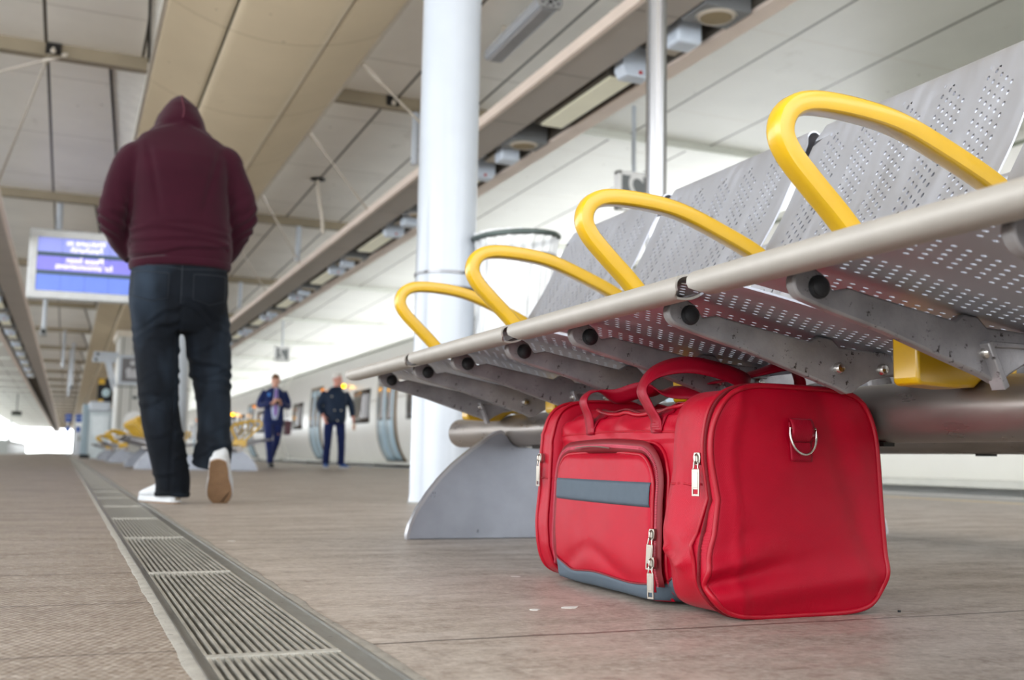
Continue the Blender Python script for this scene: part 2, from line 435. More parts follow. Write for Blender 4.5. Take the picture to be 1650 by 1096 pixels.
# ------------------------------------------------------------ ceiling
BAY = 7.4; Y0 = 12.6
cm_in = ceil_mat('ceiling_panel_inner', (248, 244, 236), 1.02, 3.60, 2.466, Y0 - 1.2)
cm_out = ceil_mat('ceiling_panel_outer', (217, 217, 210), 1.30, 6.95, 2.466, Y0 - 1.2)
beam_m = M('ceiling_beam_paint', (150, 138, 116), 0.5, 0, 0.1, 2, stretch=(1, 1, 1), dirt=((110, 96, 78), .66, 5))
rod_m = M('rod_paint', (205, 196, 182), 0.5, 0, 0.05)
dark = M('dark_gap', (26, 22, 18), 0.8)
outer_beam = M('outer_beam_paint', (222, 224, 216), 0.5, 0, 0.04, 2)
ci = co2 = None
for k in range(-1, 29):
    ya, yb = Y0 + BAY * (k - 1), Y0 + BAY * k
    # each bay is a tray that comes down a little towards its far beam
    q = MB()
    for (a0, a1, b0, b1) in ((-1.9, 0.16, -1.9, 0.60), (2.84, 5.0, 2.80, 5.0)):
        q.add([(a0, ya, 4.86), (a1, ya, 4.86), (b1, yb, 4.75), (b0, yb, 4.75), (a0, ya, 4.98), (a1, ya, 4.98), (b1, yb, 4.90), (b0, yb, 4.90)],
              [(0, 1, 2, 3), (7, 6, 5, 4), (0, 4, 5, 1), (1, 5, 6, 2), (2, 6, 7, 3), (3, 7, 4, 0)])
    struct(q.build('ceiling', cm_in, smooth=False))
    q = MB()
    q.add([(0.158, ya, 4.852), (0.182, ya, 4.852), (0.622, yb, 4.742), (0.598, yb, 4.742), (0.158, ya, 4.88), (0.182, ya, 4.88), (0.622, yb, 4.77), (0.598, yb, 4.77)],
          [(0, 1, 2, 3), (7, 6, 5, 4), (0, 4, 5, 1), (1, 5, 6, 2), (2, 6, 7, 3), (3, 7, 4, 0)])
    struct(q.build('trim_%d' % (k + 90), dark, smooth=False))
    q = MB()
    for (a0, a1) in ((-8.5, -1.9), (5.0, 13.5)):
        q.add([(a0, ya, 4.86), (a1, ya, 4.86), (a1, yb, 4.75), (a0, yb, 4.75), (a0, ya, 4.98), (a1, ya, 4.98), (a1, yb, 4.90), (a0, yb, 4.90)],
              [(0, 1, 2, 3), (7, 6, 5, 4), (0, 4, 5, 1), (1, 5, 6, 2), (2, 6, 7, 3), (3, 7, 4, 0)])
    struct(q.build('ceiling', cm_out, smooth=False))
    q = MB()
    for (a0, a1) in ((-1.9, 0.60), (2.80, 5.0)): q.bb((a0, yb - 0.14, 4.60), (a1, yb, 4.80))
    qo = MB()
    for (a0, a1) in ((-8.5, -1.9), (5.0, 13.5)): qo.bb((a0, yb - 0.10, 4.66), (a1, yb, 4.80))
    struct(qo.build('trim_%d' % (k + 50), outer_beam, smooth=False))
    o = q.build('trim_%d' % (k + 3), beam_m, smooth=False); struct(o)
struct(MB().bb((11.2, -4.0, -1.2), (11.5, 12.4, 4.76)).build('wall_right', cm_out, smooth=False))  # added wall, blocks side light to keep the near right ceiling darker
# white plates closing the duct sides, sloped to catch the side light
struct(MB().prism([(0.05, 4.915), (0.62, 4.765), (0.62, 4.80), (0.05, 4.95)], YB, YE).prism([(2.78, 4.765), (2.95, 4.90), (2.95, 4.95), (2.78, 4.80)], YB, YE).build('ceiling', M('duct_side_white', (238, 236, 230), .5), smooth=False))
# central ribbed duct
duct_m = ceil_mat('duct_panel', (202, 186, 158), 0, 0, 2.466, 0.4, weld=(168, 152, 126))
def duct_prof(a, b, n):
    out = []
    for i in range(n + 1):
        u = a + (b - a) * i / n; z = 4.31 + 0.29 * (abs(u) / 1.08) ** 2.0
        out.append((1.70 + u, z))
    return out
q = MB()
for (a, b) in ((-1.08, -0.495), (-0.475, 0.475), (0.495, 1.08)):
    pr = duct_prof(a, b, 10)
    q.grid(lambda s, w, pr=pr: (pr[round(s * 10)][0], YB + (YE - YB) * w, pr[round(s * 10)][1]), 11, 2)
struct(q.build('ceiling', duct_m, angle=60, solid=0.02, off=1))
q = MB(); q.bb((0.62, YB, 4.60), (0.66, YE, 4.98)); q.bb((2.74, YB, 4.60), (2.78, YE, 4.98))
struct(q.build('ceiling', M('duct_side_white', (228, 226, 220), .5), smooth=False))
struct(MB().bb((0.66, YB, 4.70), (2.74, YE, 4.74)).build('ceiling', dark, smooth=False))
q = MB()   # light painted rim on both edges of the duct
q.bb((0.605, YB, 4.585), (0.645, YE, 4.615)); q.bb((2.755, YB, 4.585), (2.795, YE, 4.615))
struct(q.build('trim_40', M('duct_rim', (222, 214, 200), .5), smooth=False))

# tie rods from the duct edge down to the service trough, and from the cross beams
def rod(a, b, r, name, label, group, cat='rod'):
    a, b = V(a), V(b); q = MB().tube([a * 0 , b - a], r, 8)
    e = thing(name, label, cat, a, 0, group); q.build('rod', rod_m, e)
    d = (b - a).normalized(); q = MB().tube([d * 0.02, d * 0.30], r * 1.9, 8); q.build('sleeve', M('rod_sleeve', (216, 208, 195), .4), e)
    return e
for i, (ya, yb) in enumerate(((11.14, 11.66), (13.92, 15.21), (17.7, 20.2), (21.3, 24.0))):
    rod((2.78, ya, 4.59), (3.98, yb, 3.90), 0.013, 'tie_rod',
        ['slanting tie rod just left of the big white column', 'slanting tie rod, second to the left of the big white column',
         'slanting tie rod beside the right elbow of the hooded man', 'far slanting tie rod beyond the right elbow of the hooded man'][i], 'tie rods between duct and trough')
rod((-0.437, 12.44, 4.64), (-1.08, 15.9, 3.92), 0.013, 'tie_rod', 'tie rod running down left from the bracket at the top left', 'tie rods between duct and trough')
rod((-0.25, 12.44, 4.64), (-1.10, 13.0, 4.45), 0.013, 'tie_rod', 'short tie rod above the longer one at the top left', 'tie rods between duct and trough')
for (x, lb) in ((-0.40, 'small dark bracket on the ceiling beam at the top left'), (3.52, 'small dark bracket on the ceiling beam left of the big white column')):
    e = thing('beam_bracket', lb, 'bracket', (x, 12.40, 4.68), 0, 'beam brackets')
    MB().box((0, 0.05, 0), (0.16, 0.04, 0.12)).build('plate', dark, e, smooth=False)
    MB().ball((0, 0, -0.04), 0.03, 10, 6).tube([(0, 0.03, 0.01), (0, 0, -0.04)], 0.012, 8).build('clevis', rod_m, e)
# hangers that carry the right-hand trough
for i, y in enumerate((12.55, 19.95, 27.3, 34.7, 42.1)):
    e = thing('hanger_pole', ['white hanger pole above the service trough, behind the big white column', 'white hanger pole above the service trough right of the hooded man',
              'second white hanger pole beside the hip of the hooded man', 'far white hanger pole of the service trough', 'farthest white hanger pole of the service trough'][i], 'pole', (3.86, y, 3.93), 0, 'trough hanger poles')
    MB().tube([(0, 0, 0), (0, 0, 0.72)], 0.05, 14).build('pole', whitepaint, e)
    MB().box((0, 0, 0.70), (0.34, 0.2, 0.03)).build('top_plate', beam_m, e, smooth=False)
c = thing('hanging_cable', 'white cable hanging from a dark hole in the ceiling', 'cable', (3.57, 17.0, 4.78))
MB().tube(spline([(0, 0, 0), (0.02, 0, -0.25), (0.09, 0, -0.6), (0.12, 0, -0.9)], 6), 0.028, 8).build('cable', rod_m, c)
MB().lathe([(0.12, 0.0), (0.12, 0.01)], (0, 0, -0.012)).build('hole_rim', dark, c)

# ------------------------------------------------------------ service troughs with their fittings
tr_m = ceil_mat('trough_grey', (170, 161, 152), 0, 0, 1.55, 5.6, weld=(120, 110, 100))
lip_m = M('trough_lip_lit', (232, 216, 204), 0.45, 0, 0.05, 2)  # pale pink tone puts the train-side light into the colour
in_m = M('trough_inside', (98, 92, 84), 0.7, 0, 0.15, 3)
def trough(name, label, x0, sgn):
    """x0 = inner top edge; sgn +1 for the right-hand one"""
    e = thing(name, label, 'service trough', (x0, 0, 3.85))
    X = lambda u: u * sgn
    q = MB(); q.bb((X(0.03), YB, 0), (X(0.47), YE, 0.03)); q.build('soffit_panel', tr_m, e, smooth=False)
    q = MB(); q.bb((X(0), YB, -0.015), (X(0.05), YE, 0.09)); q.build('inner_flange', lip_m, e, smooth=False)
    q = MB(); q.bb((X(0.95), YB, -0.006), (X(1.12), YE, 0.03)); q.bb((X(1.09), YB, 0), (X(1.12), YE, 0.12)); q.build('outer_lip', lip_m, e, smooth=False)
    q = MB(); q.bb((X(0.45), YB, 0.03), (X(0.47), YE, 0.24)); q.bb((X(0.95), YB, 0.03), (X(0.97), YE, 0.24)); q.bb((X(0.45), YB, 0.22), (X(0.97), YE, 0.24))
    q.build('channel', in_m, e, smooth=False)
    return e
trough('service_trough', 'long grey service trough with fittings running behind the big white column', 3.95, 1)
trough('service_trough', 'long grey service trough with fittings on the left side of the platform', -1.10, -1)
diff_m = M('lamp_diffuser', (206, 204, 178), 0.35, 0, 0.04, 3, emit=(255, 250, 225), estr=0.12)
grille_m = M('speaker_grille', (150, 134, 104), 0.7, 0, 0.08, 60)
box_m = M('grey_fitting', (120, 122, 124), 0.5)
wbox_m = M('white_fitting', (205, 215, 228), 0.4)
def speaker():
    e = thing('ceiling_speaker', 'x', 'loudspeaker')
    MB().box((0, 0, 0.10), (0.44, 0.36, 0.23)).build('housing', box_m, e, bevel=.008)
    MB().lathe([(0.165, -0.012), (0.17, -0.004), (0.165, 0.0), (0.13, -0.016), (0.135, -0.02)], (0, 0, -0.01), 28, close=False).build('ring', rod_m, e)
    MB().lathe([(0.135, -0.014), (0.1, -0.02), (0.0, -0.024)], (0, 0, -0.008), 28, close=False).build('grille', grille_m, e)
    return e
def lamp():
    e = thing('trough_lamp', 'x', 'lamp')
    MB().box((0, 0, 0.05), (0.34, 1.66, 0.08)).build('housing', in_m, e, bevel=.006)
    MB().box((0, 0, 0.0), (0.25, 1.58, 0.03)).build('diffuser', diff_m, e, bevel=.008)
    return e
def whitebox():
    e = thing('emergency_lamp', 'x', 'emergency lamp')
    MB().prism([(-0.16, -0.02), (-0.12, -0.09), (0.12, -0.09), (0.16, -0.02), (0.16, 0.21), (-0.16, 0.21)], -0.09, 0.09).build('casing', wbox_m, e, bevel=.012)
    MB().lathe([(0.018, 0), (0.016, -0.01)], (0.02, -0.095, -0.05), 14, 'y').build('indicator', M('red_indicator', (190, 20, 24), .3), e)
    return e
def plainbox():
    e = thing('junction_box', 'x', 'junction box')
    MB().prism([(-0.12, -0.09), (0.12, -0.09), (0.12, 0.21), (-0.12, 0.21)], -0.12, 0.12).build('casing', wbox_m, e, bevel=.03)
    MB().box((0.03, 0.28, 0.03), (0.30, 0.30, 0.03)).build('mounting_plate', M('pale_plate', (176, 166, 150), .5), e)
    return e
kinds = [(speaker(), 6.97, 'round loudspeaker'), (plainbox(), 7.47, 'white junction box'), (whitebox(), 8.33, 'white emergency lamp with red indicator'), (lamp(), 9.36, 'pale flat lamp')]
for o, y, nm in kinds:
    o['group'] = {'lamp': 'pale flat lamps', 'box': 'white junction boxes', 'eaker': 'round loudspeakers'}.get(nm[-4:].strip() if nm[-4:] == 'lamp' else (nm[-3:] if nm[-3:] == 'box' else nm[-5:]), 'white emergency lamps') + ' in the service troughs'
    first = True
    for side, xc in (('right', 4.66), ('left', -1.80)):
        for k in range(13):
            yy = y + 3.93 * k
            if side == 'left' and yy < 11: continue
            place = 'right' if side == 'right' else 'left'
            if k < 8: lb = '%s %s in the %s-hand ceiling trough' % (ORD[k], nm, place)
            else: lb = 'small far-off %s in the %s-hand ceiling trough' % (nm, place)
            c = o if first else dup(o)
            c.location = (xc, yy, 3.85); c['label'] = lb; first = False

# batten light under the ceiling
e = thing('batten_light', 'white fluorescent batten light with perforated end cap under the ceiling', 'ceiling light', (3.98, 8.75, 4.55), -0.02)
MB().prism([(-0.10, 0.07), (-0.115, -0.02), (-0.09, -0.045), (0.09, -0.045), (0.115, -0.02), (0.10, 0.07)], 0, 1.5).build('body', whitepaint, e, bevel=.004)
MB().prism([(-0.075, -0.046), (-0.06, -0.062), (0.06, -0.062), (0.075, -0.046)], 0.03, 1.47).build('diffuser', M('batten_diffuser', (176, 176, 178), .35), e)
MB().prism([(-0.12, 0.08), (-0.13, 0), (-0.10, -0.06), (0.10, -0.06), (0.13, 0), (0.12, 0.08)], -0.025, -0.001).build('end_cap', M('end_cap_grey', (165, 165, 165), .4), e, bevel=.004)
q = MB()
for x, z, r in ((-.05, .03, .016), (.05, .03, .016), (-.08, -.01, .012), (.08, -.01, .012), (0, 0, .02), (-.03, -.035, .01), (.03, -.035, .01)): q.lathe([(r, -.003), (r, 0)], (x, -.026, z), 12, 'y')
q.build('end_cap_hole', dark, e)
MB().bb((-.02, .3, .07), (.02, .34, .24)).bb((-.02, 1.2, .07), (.02, 1.24, .24)).build('mount', rod_m, e, smooth=False)
# ------------------------------------------------------------ columns, post, litter bag
def column(y, label, group='round white canopy columns'):
    e = thing('canopy_column', label, 'column', (1.715, y, 0), 0, group)
    MB().lathe([(0.0, 0.0), (0.156, 0.0), (0.154, 0.02), (0.151, 0.05), (0.151, 4.40), (0.0, 4.40)], seg=64, close=False).build('shaft', whitepaint, e)
    MB().lathe([(0.152, 0), (0.158, 0.0), (0.158, 0.01), (0.152, 0.01)], seg=48, close=False).build('base_ring', M('base_mastic', (150, 150, 146), .7), e)
    return e
col0 = column(4.99, 'big round white column behind the bench')
column(18.95, 'thin-looking far white column seen between the legs of the hooded man')
e = thing('steel_post', 'slim polished steel post behind the bench, right of the big white column', 'post', (2.72, 4.62, 0))
MB().lathe([(0.0, 0), (0.054, 0), (0.054, 4.7), (0, 4.7)], seg=40, close=False).build('shaft', poststeel, e)
MB().lathe([(0.056, 0), (0.075, 0), (0.073, 0.02), (0.056, 0.022)], seg=32, close=False).build('base_ring', steel, e)

b = thing('litter_bag_holder', 'clear plastic litter bag on a dark hoop strapped to the big white column', 'litter bag holder', (2.03, 4.83, 1.33))
hp = [(0.21 * math.cos(a), 0.21 * math.sin(a), 0.015 * math.cos(a)) for a in [2 * PI * i / 40 for i in range(40)]]
MB().tube(hp, (0.014, 0.020), 10, closed=True).build('hoop', M('hoop_grey_green', (74, 86, 82), .35, .3), b)
MB().tube([(p[0] * .97, p[1] * .97, p[2] - .10) for p in hp], 0.005, 8, closed=True).build('lower_hoop', steel, b)
q = MB()
for z in (-0.20, -0.275): q.lathe([(0.1525, z), (0.157, z), (0.157, z + .014), (0.1525, z + .014)], (-0.315, 0.16, 0), 48, close=False)
q.build('clamp_band', M('clamp_steel', (120, 120, 122), .3, .9), b)
q = MB(); q.tube([(-.17, .08, -.19), (-.15, .06, -.10), (-.19, 0.03, 0)], .009, 8).tube([(-.17, .06, -.27), (-.14, .02, -.14), (-.2, -.02, -.01)], .007, 8)
q.box((-.165, .085, -.23), (.03, .03, .12)); q.build('bracket', darkmetal, b)
pl, n_, l_, p_ = mk('clear_bag_film')
p_.inputs['Base Color'].default_value = (.86, .88, .90, 1); p_.inputs['Roughness'].default_value = .25
tr = n_.new('ShaderNodeBsdfTransparent'); mx = n_.new('ShaderNodeMixShader'); mx.inputs[0].default_value = .62
l_.new(tr.outputs[0], mx.inputs[1]); l_.new(p_.outputs[0], mx.inputs[2]); l_.new(mx.outputs[0], n_['Material Output'].inputs[0])
def bagfn(s, t_):
    a = 2 * PI * s; z = 0.012 - 0.86 * t_
    r = 0.213 - 0.05 * math.sin(PI * min(1, t_ * 1.1)) ** .8 * .6 - max(0, t_ - .85) * .9
    r += 0.012 * t_ ** .4 * math.sin(11 * a + 3 * math.sin(4 * t_)) + 0.008 * math.sin(23 * a + 5 * t_)
    return (r * math.cos(a), r * math.sin(a), z)
MB().grid(bagfn, 140, 30, cu=True).build('bag', pl, b, angle=80)

# ------------------------------------------------------------ bench
SW = 0.58
def arclen(P):
    L = [0]
    for i in range(1, len(P)): L.append(L[-1] + (V((P[i][0], P[i][1], 0)) - V((P[i - 1][0], P[i - 1][1], 0))).length)
    return L
def smooth2(P, n=8):
    return [(q.x, q.y) for q in spline([(a, b, 0) for a, b in P], n)]
def perf(P, W_, s_from, s_to, wfn, nrows, rowpitch, skew=0.56, hr=.0045):
    """sheet following the (x,z) profile P, W_ wide, perforated between arc lengths s_from and s_to"""
    Ls = arclen(P); T = Ls[-1]
    def at(s):
        s = max(0, min(T, s))
        for i in range(1, len(Ls)):
            if Ls[i] >= s:
                k = (s - Ls[i - 1]) / max(1e-9, Ls[i] - Ls[i - 1])
                return (P[i - 1][0] + (P[i][0] - P[i - 1][0]) * k, P[i - 1][1] + (P[i][1] - P[i - 1][1]) * k)
        return P[-1]
    cp = 0.0142; band = 5 * cp; nb = 5; blank = (W_ - 0.03 - nb * band) / (nb + 1)
    cols = [(-W_ / 2, 0, False)]; y = -W_ / 2 + 0.015 + blank
    for b_ in range(nb):
        for c in range(5): cols.append((y + c * cp, c, True))
        cols.append((y + 5 * cp, 5, False)); y += band + blank
    cols.append((W_ / 2, 0, False))
    # the last flag tells whether the strip to the right of this line is a holed one
    rows = [T * i / 90 for i in range(91) if T * i / 90 < s_from - .01] + [s_from + rowpitch * j for j in range(nrows + 1)]
    rows += [s_from + rowpitch * nrows + .012 + i * .008 for i in range(200) if s_from + rowpitch * nrows + .012 + i * .008 < T - .003] + [T]
    i0 = min(i for i, r in enumerate(rows) if abs(r - s_from) < 1e-9)
    def pos(yy, s):
        x, z = at(s); return (x, yy * wfn(s / T), z)
    mb = MB(); vs = []; nR = len(rows)
    SH = []
    for (yy, c, h) in cols:
        for i, s in enumerate(rows):
            fall = 1 if i0 <= i <= i0 + nrows else 0
            sh = skew * (c - 2.5) * cp * fall * (1 if (h or c == 5) else 0)
            vs.append(pos(yy, s + sh)); SH.append(sh)
    fs = []
    for j in range(len(cols) - 1):
        for i in range(nR - 1):
            a = j * nR + i; q4 = (a, a + nR, a + nR + 1, a + 1)
            holed = cols[j][2] and i0 <= i < i0 + nrows
            if not holed: fs.append(q4); continue
            yc = (cols[j][0] + cols[j + 1][0]) / 2
            sc = (rows[i] + SH[a] + rows[i + 1] + SH[a + 1] + rows[i] + SH[a + nR] + rows[i + 1] + SH[a + nR + 1]) / 4
            hb = len(vs)
            for m in range(8):
                an = PI * m / 4
                vs.append(pos(yc + hr * .6 * math.cos(an), sc + hr * math.sin(an)))
            co_ = {0: q4[2], 1: q4[3], 2: q4[0], 3: q4[1]}   # corners at 45, 135, 225, 315 degrees
            for m in range(4):
                a1 = co_[m]; a2 = co_[(m + 1) % 4]
                fs.append((a1, a2, hb + (2 * m + 3) % 8, hb + (2 * m + 2) % 8, hb + (2 * m + 1) % 8))
    mb.add(vs, fs)
    return mb
pan_prof = smooth2([(.748, .440), (.733, .432), (.715, .4295), (.702, .433), (.6965, .4425), (.700, .4525), (.713, .4575), (.74, .4575), (.80, .450), (.88, .437), (.97, .420), (1.05, .408), (1.11, .400), (1.145, .392), (1.152, .378)], 6)
back_prof = smooth2([(1.135, .435), (1.150, .440), (1.168, .468), (1.20, .545), (1.235, .628), (1.29, .72), (1.342, .825), (1.374, .890), (1.386, .908), (1.402, .911), (1.414, .898), (1.410, .876), (1.400, .866)], 6)
PW = SW - 0.026
def pan_w(t_):
    if t_ < .085: return .94
    if t_ < .105: return .94 + .06 * math.sin((t_ - .085) / .02 * PI / 2)
    return 1.0
def back_w(t_):
    if t_ > .80: return 1 - .10 * min(1, (t_ - .80) / .06) ** 2 * .5
    if t_ < .05: return .96
    return 1.0
def mirror(pts): return [(2 * 1.70 - x, z) for x, z in pts]
def make_bench():
    e = thing('platform_bench', 'long back-to-back metal bench of perforated seats behind the red bag', 'bench', (0, -0.04, 0), 0, 'back-to-back platform benches')
    pan = perf(pan_prof, PW, .118, 0, pan_w, 19, .0205)
    back = perf(back_prof, PW, .075, 0, back_w, 19, .0218, .9, .0052)
    arm_pts = spline([(1.115, .375), (1.06, .43), (.957, .541), (.900, .594), (.862, .632), (.849, .662), (.862, .692), (.900, .7075), (.975, .708), (1.054, .697), (1.15, .664), (1.226, .632), (1.262, .607), (1.262, .57), (1.23, .51), (1.17, .42), (1.13, .37)][:17] if False else
                     [(x, 0, z) for x, z in ((1.125, .36), (1.06, .43), (.957, .541), (.900, .594), (.862, .632), (.849, .662), (.862, .692), (.900, .7075), (.975, .708), (1.054, .697), (1.15, .664), (1.226, .632), (1.258, .607), (1.258, .57), (1.23, .51), (1.18, .42), (1.15, .36))], 5)
    rr = [(math.copysign(abs(math.cos(a)) ** .55, math.cos(a)), math.copysign(abs(math.sin(a)) ** .55, math.sin(a))) for a in [2 * PI * (k + .5) / 16 for k in range(16)]]
    meshes = {}
    def part(key, mk_, name, mat, y, side, **kw):
        k = (key, side)
        if k not in meshes:
            mb = mk_()
            if side < 0:
                mb.v = [(3.40 - a, b_, c) for a, b_, c in mb.v]; mb.f = [tuple(reversed(f)) for f in mb.f]
            o = mb.build(name, mat, e, **kw); meshes[k] = o
        else:
            o = meshes[k].copy(); COL.objects.link(o); o.parent = e
        o.location = (0, y, 0)
        return o
    tip = [(.776 + .0 + .021 * math.cos(a), .430 + .021 * math.sin(a)) for a in [PI * (.45 + i / 8 * 1.0) for i in range(9)]]
    cast_poly = tip + [(.80, .4015), (.89, .380), (.98, .353), (1.045, .334), (1.062, .327), (1.074, .329), (1.086, .338), (1.11, .350), (1.15, .3575), (1.205, .3565)]
    cast_poly += [(1.262, .37), (1.262, .42), (1.265, .50), (1.285, .60), (1.325, .70), (1.345, .76), (1.340, .785), (1.322, .775), (1.268, .660), (1.21, .53), (1.178, .452), (1.158, .425), (1.135, .392), (1.05, .396), (1.036, .408), (1.012, .410), (.998, .401), (.94, .4105), (.88, .4205), (.835, .4285), (.812, .4235), (.80, .4405), (.79, .446)]
    def cast():
        return MB().prism(cast_poly, -.008, .008)
    def rib():
        q = MB()
        q.prism([(1.036, .374), (1.043, .378), (1.070, .322), (1.062, .317)], -.022, .0)
        q.prism([(1.04, .378), (1.14, .378), (1.14, .372), (1.04, .370)], -.016, .0)
        return q
    for side in (1, -1):
        for k in range(5):
            yc = SW * (k + .5)
            part('pan', lambda: pan, 'seat', seatsteel, yc, side, solid=.003, angle=50, split=35)
            pm = meshes[('pan', side)].data
            if len(pm.materials) == 1:
                pm.materials.append(nosepaint)
                for pg in pm.polygons:
                    cx = pg.center.x if side > 0 else 3.40 - pg.center.x
                    if cx < .742: pg.material_index = 1
            part('back', lambda: back, 'backrest', seatsteel, yc, side, solid=.0036, angle=50, split=35)
            for dy in (-.153, .153):
                part('cast', cast, 'seat_bracket', castalu, yc + dy, side, bevel=.003)
                if dy > 0: part('rib', rib, 'bracket_rib', castalu, yc + dy, side, bevel=.0015)
                part('cap', lambda: MB().lathe([(.0, -.014), (.0125, -.014), (.014, -.011), (.014, .011), (.0125, .014), (0, .014)], (.790, 0, .4255), 18, 'y', close=False).ball((.790, -.013, .4255), (.012, .006, .012), 14, 8), 'rubber_cap', rubber, yc + dy, side)
                part('bolt', lambda: MB().lathe([(.0, -.018), (.006, -.017), (.009, -.012), (.009, -.008)], (1.046, 0, .364), 14, 'y', close=False).lathe([(.0, -.018), (.006, -.017), (.009, -.012), (.009, -.008)], (1.128, 0, .366), 14, 'y', close=False), 'bolts', chrome, yc + dy, side)
        for k in range(6):
            y = SW * k
            part('arm', lambda: MB().tube(arm_pts, (.0155, .0165), prof=rr, up=(0, 0, 1)), 'armrest', yellow, y, side, angle=30)
            part('armb', lambda: MB().prism([(1.052, .338), (1.052, .415), (1.075, .44), (1.22, .44), (1.24, .40), (1.235, .348), (1.215, .356), (1.19, .354), (1.172, .345), (1.155, .332), (1.12, .330), (1.058, .332)], -.024, .024), 'armrest_base', yellow, y, side, bevel=.006)
        part('tube', lambda: MB().lathe([(0, -.40), (.043, -.40), (.047, -.396), (.047, 3.336), (.043, 3.34), (0, 3.34)], (1.205, 0, .305), 48, 'y', close=False), 'beam_tube', tubesteel, 0, side)
        for y in (.22, .80, 1.38, 2.1, 2.7): part('clip', lambda: MB().box((1.200, 0, .2565), (.022, .05, .007)), 'tube_clip', dark, y, side)
    # cast feet: one curved plate under both tubes
    lft = [(.872, 0), (.871, .012), (.878, .040), (.897, .080), (.925, .122), (.960, .166), (1.0, .206), (1.045, .242), (1.085, .270), (1.103, .284), (1.125, .296), (1.140, .300), (1.150, .293)]
    arc = [(1.205 + .0480 * math.cos(a), .305 + .0480 * math.sin(a)) for a in [PI * (1.15 + i / 8 * .42) for i in range(9)]]
    mid = [(1.29, .250), (1.40, .226), (1.55, .210), (1.70, .205)]
    half = lft + arc + mid
    poly = half + [(3.40 - x, z) for x, z in reversed(half[:-1])]
    for y in (.06, 2.84):
        q = MB().prism(poly, -.009, .009); o = q.build('foot', footalu, e, bevel=.003); o.location = (0, y, 0)
        ol = [(x, 0, z) for x, z in lft]
        for P3 in (ol, [(3.4 - a, b_, c) for a, b_, c in ol]):
            q = MB().tube(P3, (.004, .011), prof=[(1, 1), (1, -1), (-1, -1), (-1, 1)]); o = q.build('foot_rim', steel, e); o.location = (0, y, 0)
    return e
bench = make_bench()
dup(bench, (0, 15.3, 0), label='second metal bench farther along the platform, seen end-on past the hooded man')
dup(bench, (0, 24.6, 0), label='third metal bench, small, left of the left leg of the hooded man')
dup(bench, (0, 32.6, 0), label='farthest small metal bench, in front of the grey kiosk')

# ------------------------------------------------------------ screen, signs
scr = thing('information_screen', 'white framed blue information screen hanging under the ceiling', 'screen', (0.10, 20.0, 3.50), 0)
scr.rotation_euler = (0.06, 0, -0.085)
MB().bb((-.92, 0, -.62), (.96, .24, .62)).build('casing', M('screen_casing', (196, 200, 200), .4), scr, bevel=.03)
q = MB(); q.bb((-.905, -.02, .47), (.945, .02, .60)).bb((-.905, -.02, -.60), (.945, .02, -.47)).bb((-.905, -.02, -.47), (-.775, .02, .47)).bb((.815, -.02, -.47), (.945, .02, .47))
q.build('frame', M('screen_frame', (240, 242, 242), .35), scr, bevel=.01)
q = MB()
q.bb((-.775, -.004, -.47), (.815, 0, .47)); q.build('back_panel', M('screen_dark', (38, 58, 72), .3, emit=(50, 76, 92), estr=.55), scr, smooth=False)
row_m = [M('screen_row_%s' % n, c, .3, emit=c, estr=.62) for n, c in (('top', (138, 146, 216)), ('middle', (122, 118, 212)), ('bottom', (96, 122, 212)))]
for i, (a, b_) in enumerate(((.215, .465), (-.11, .14), (-.465, -.185))):
    q = MB()
    for k in range(4): q.bb((-.77 + k * .397, -.008, a), (-.77 + k * .397 + .391, -.003, b_))
    q.build('display_row', row_m[i], scr, smooth=False)
txt_m = M('screen_text', (255, 246, 228), .4, emit=(255, 246, 228), estr=1.0)
def text(body, size, loc, mat, parent, name='lettering', mirror_x=True, rot=(PI / 2, 0, 0), ext=0.002, align='CENTER', sx=1.0):
    cu = bpy.data.curves.new(name, 'FONT'); cu.body = body; cu.size = size; cu.extrude = ext; cu.align_x = align; cu.align_y = 'CENTER'
    tmp = bpy.data.objects.new(name, cu); COL.objects.link(tmp); bpy.context.view_layer.update()
    me = bpy.data.meshes.new_from_object(tmp.evaluated_get(bpy.context.evaluated_depsgraph_get()))
    bpy.data.objects.remove(tmp)
    if mirror_x:
        for v in me.vertices: v.co.x = -v.co.x * sx
        me.flip_normals()
    me.materials.clear(); me.materials.append(mat)
    o = bpy.data.objects.new(name, me); COL.objects.link(o); o.parent = parent; o.location = loc; o.rotation_euler = rot
    return o
for body, z, x in (('Welcome to', .395, .02), ('Fenchurch', .275, .03), ('Please listen', .085, .01), ('for announcements', -.025, .0)):
    text(body, .155, (x, -.014, z), txt_m, scr, sx=.82 if len(body) < 14 else .78)
MB().tube([(-.46, .12, .60), (-.46, .12, 1.28)], .055, 16).tube([(.55, .12, .60), (.55, .12, 1.28)], .055, 16).build('hanger', whitepaint, scr)
MB().box((-.46, .12, 1.24), (.34, .2, .04)).build('hanger_plate', beam_m, scr, smooth=False)
MB().bb((.0, -.024, -.56), (.07, -.018, -.525)).build('badge', M('badge_white', (240, 240, 240), .4), scr, smooth=False)

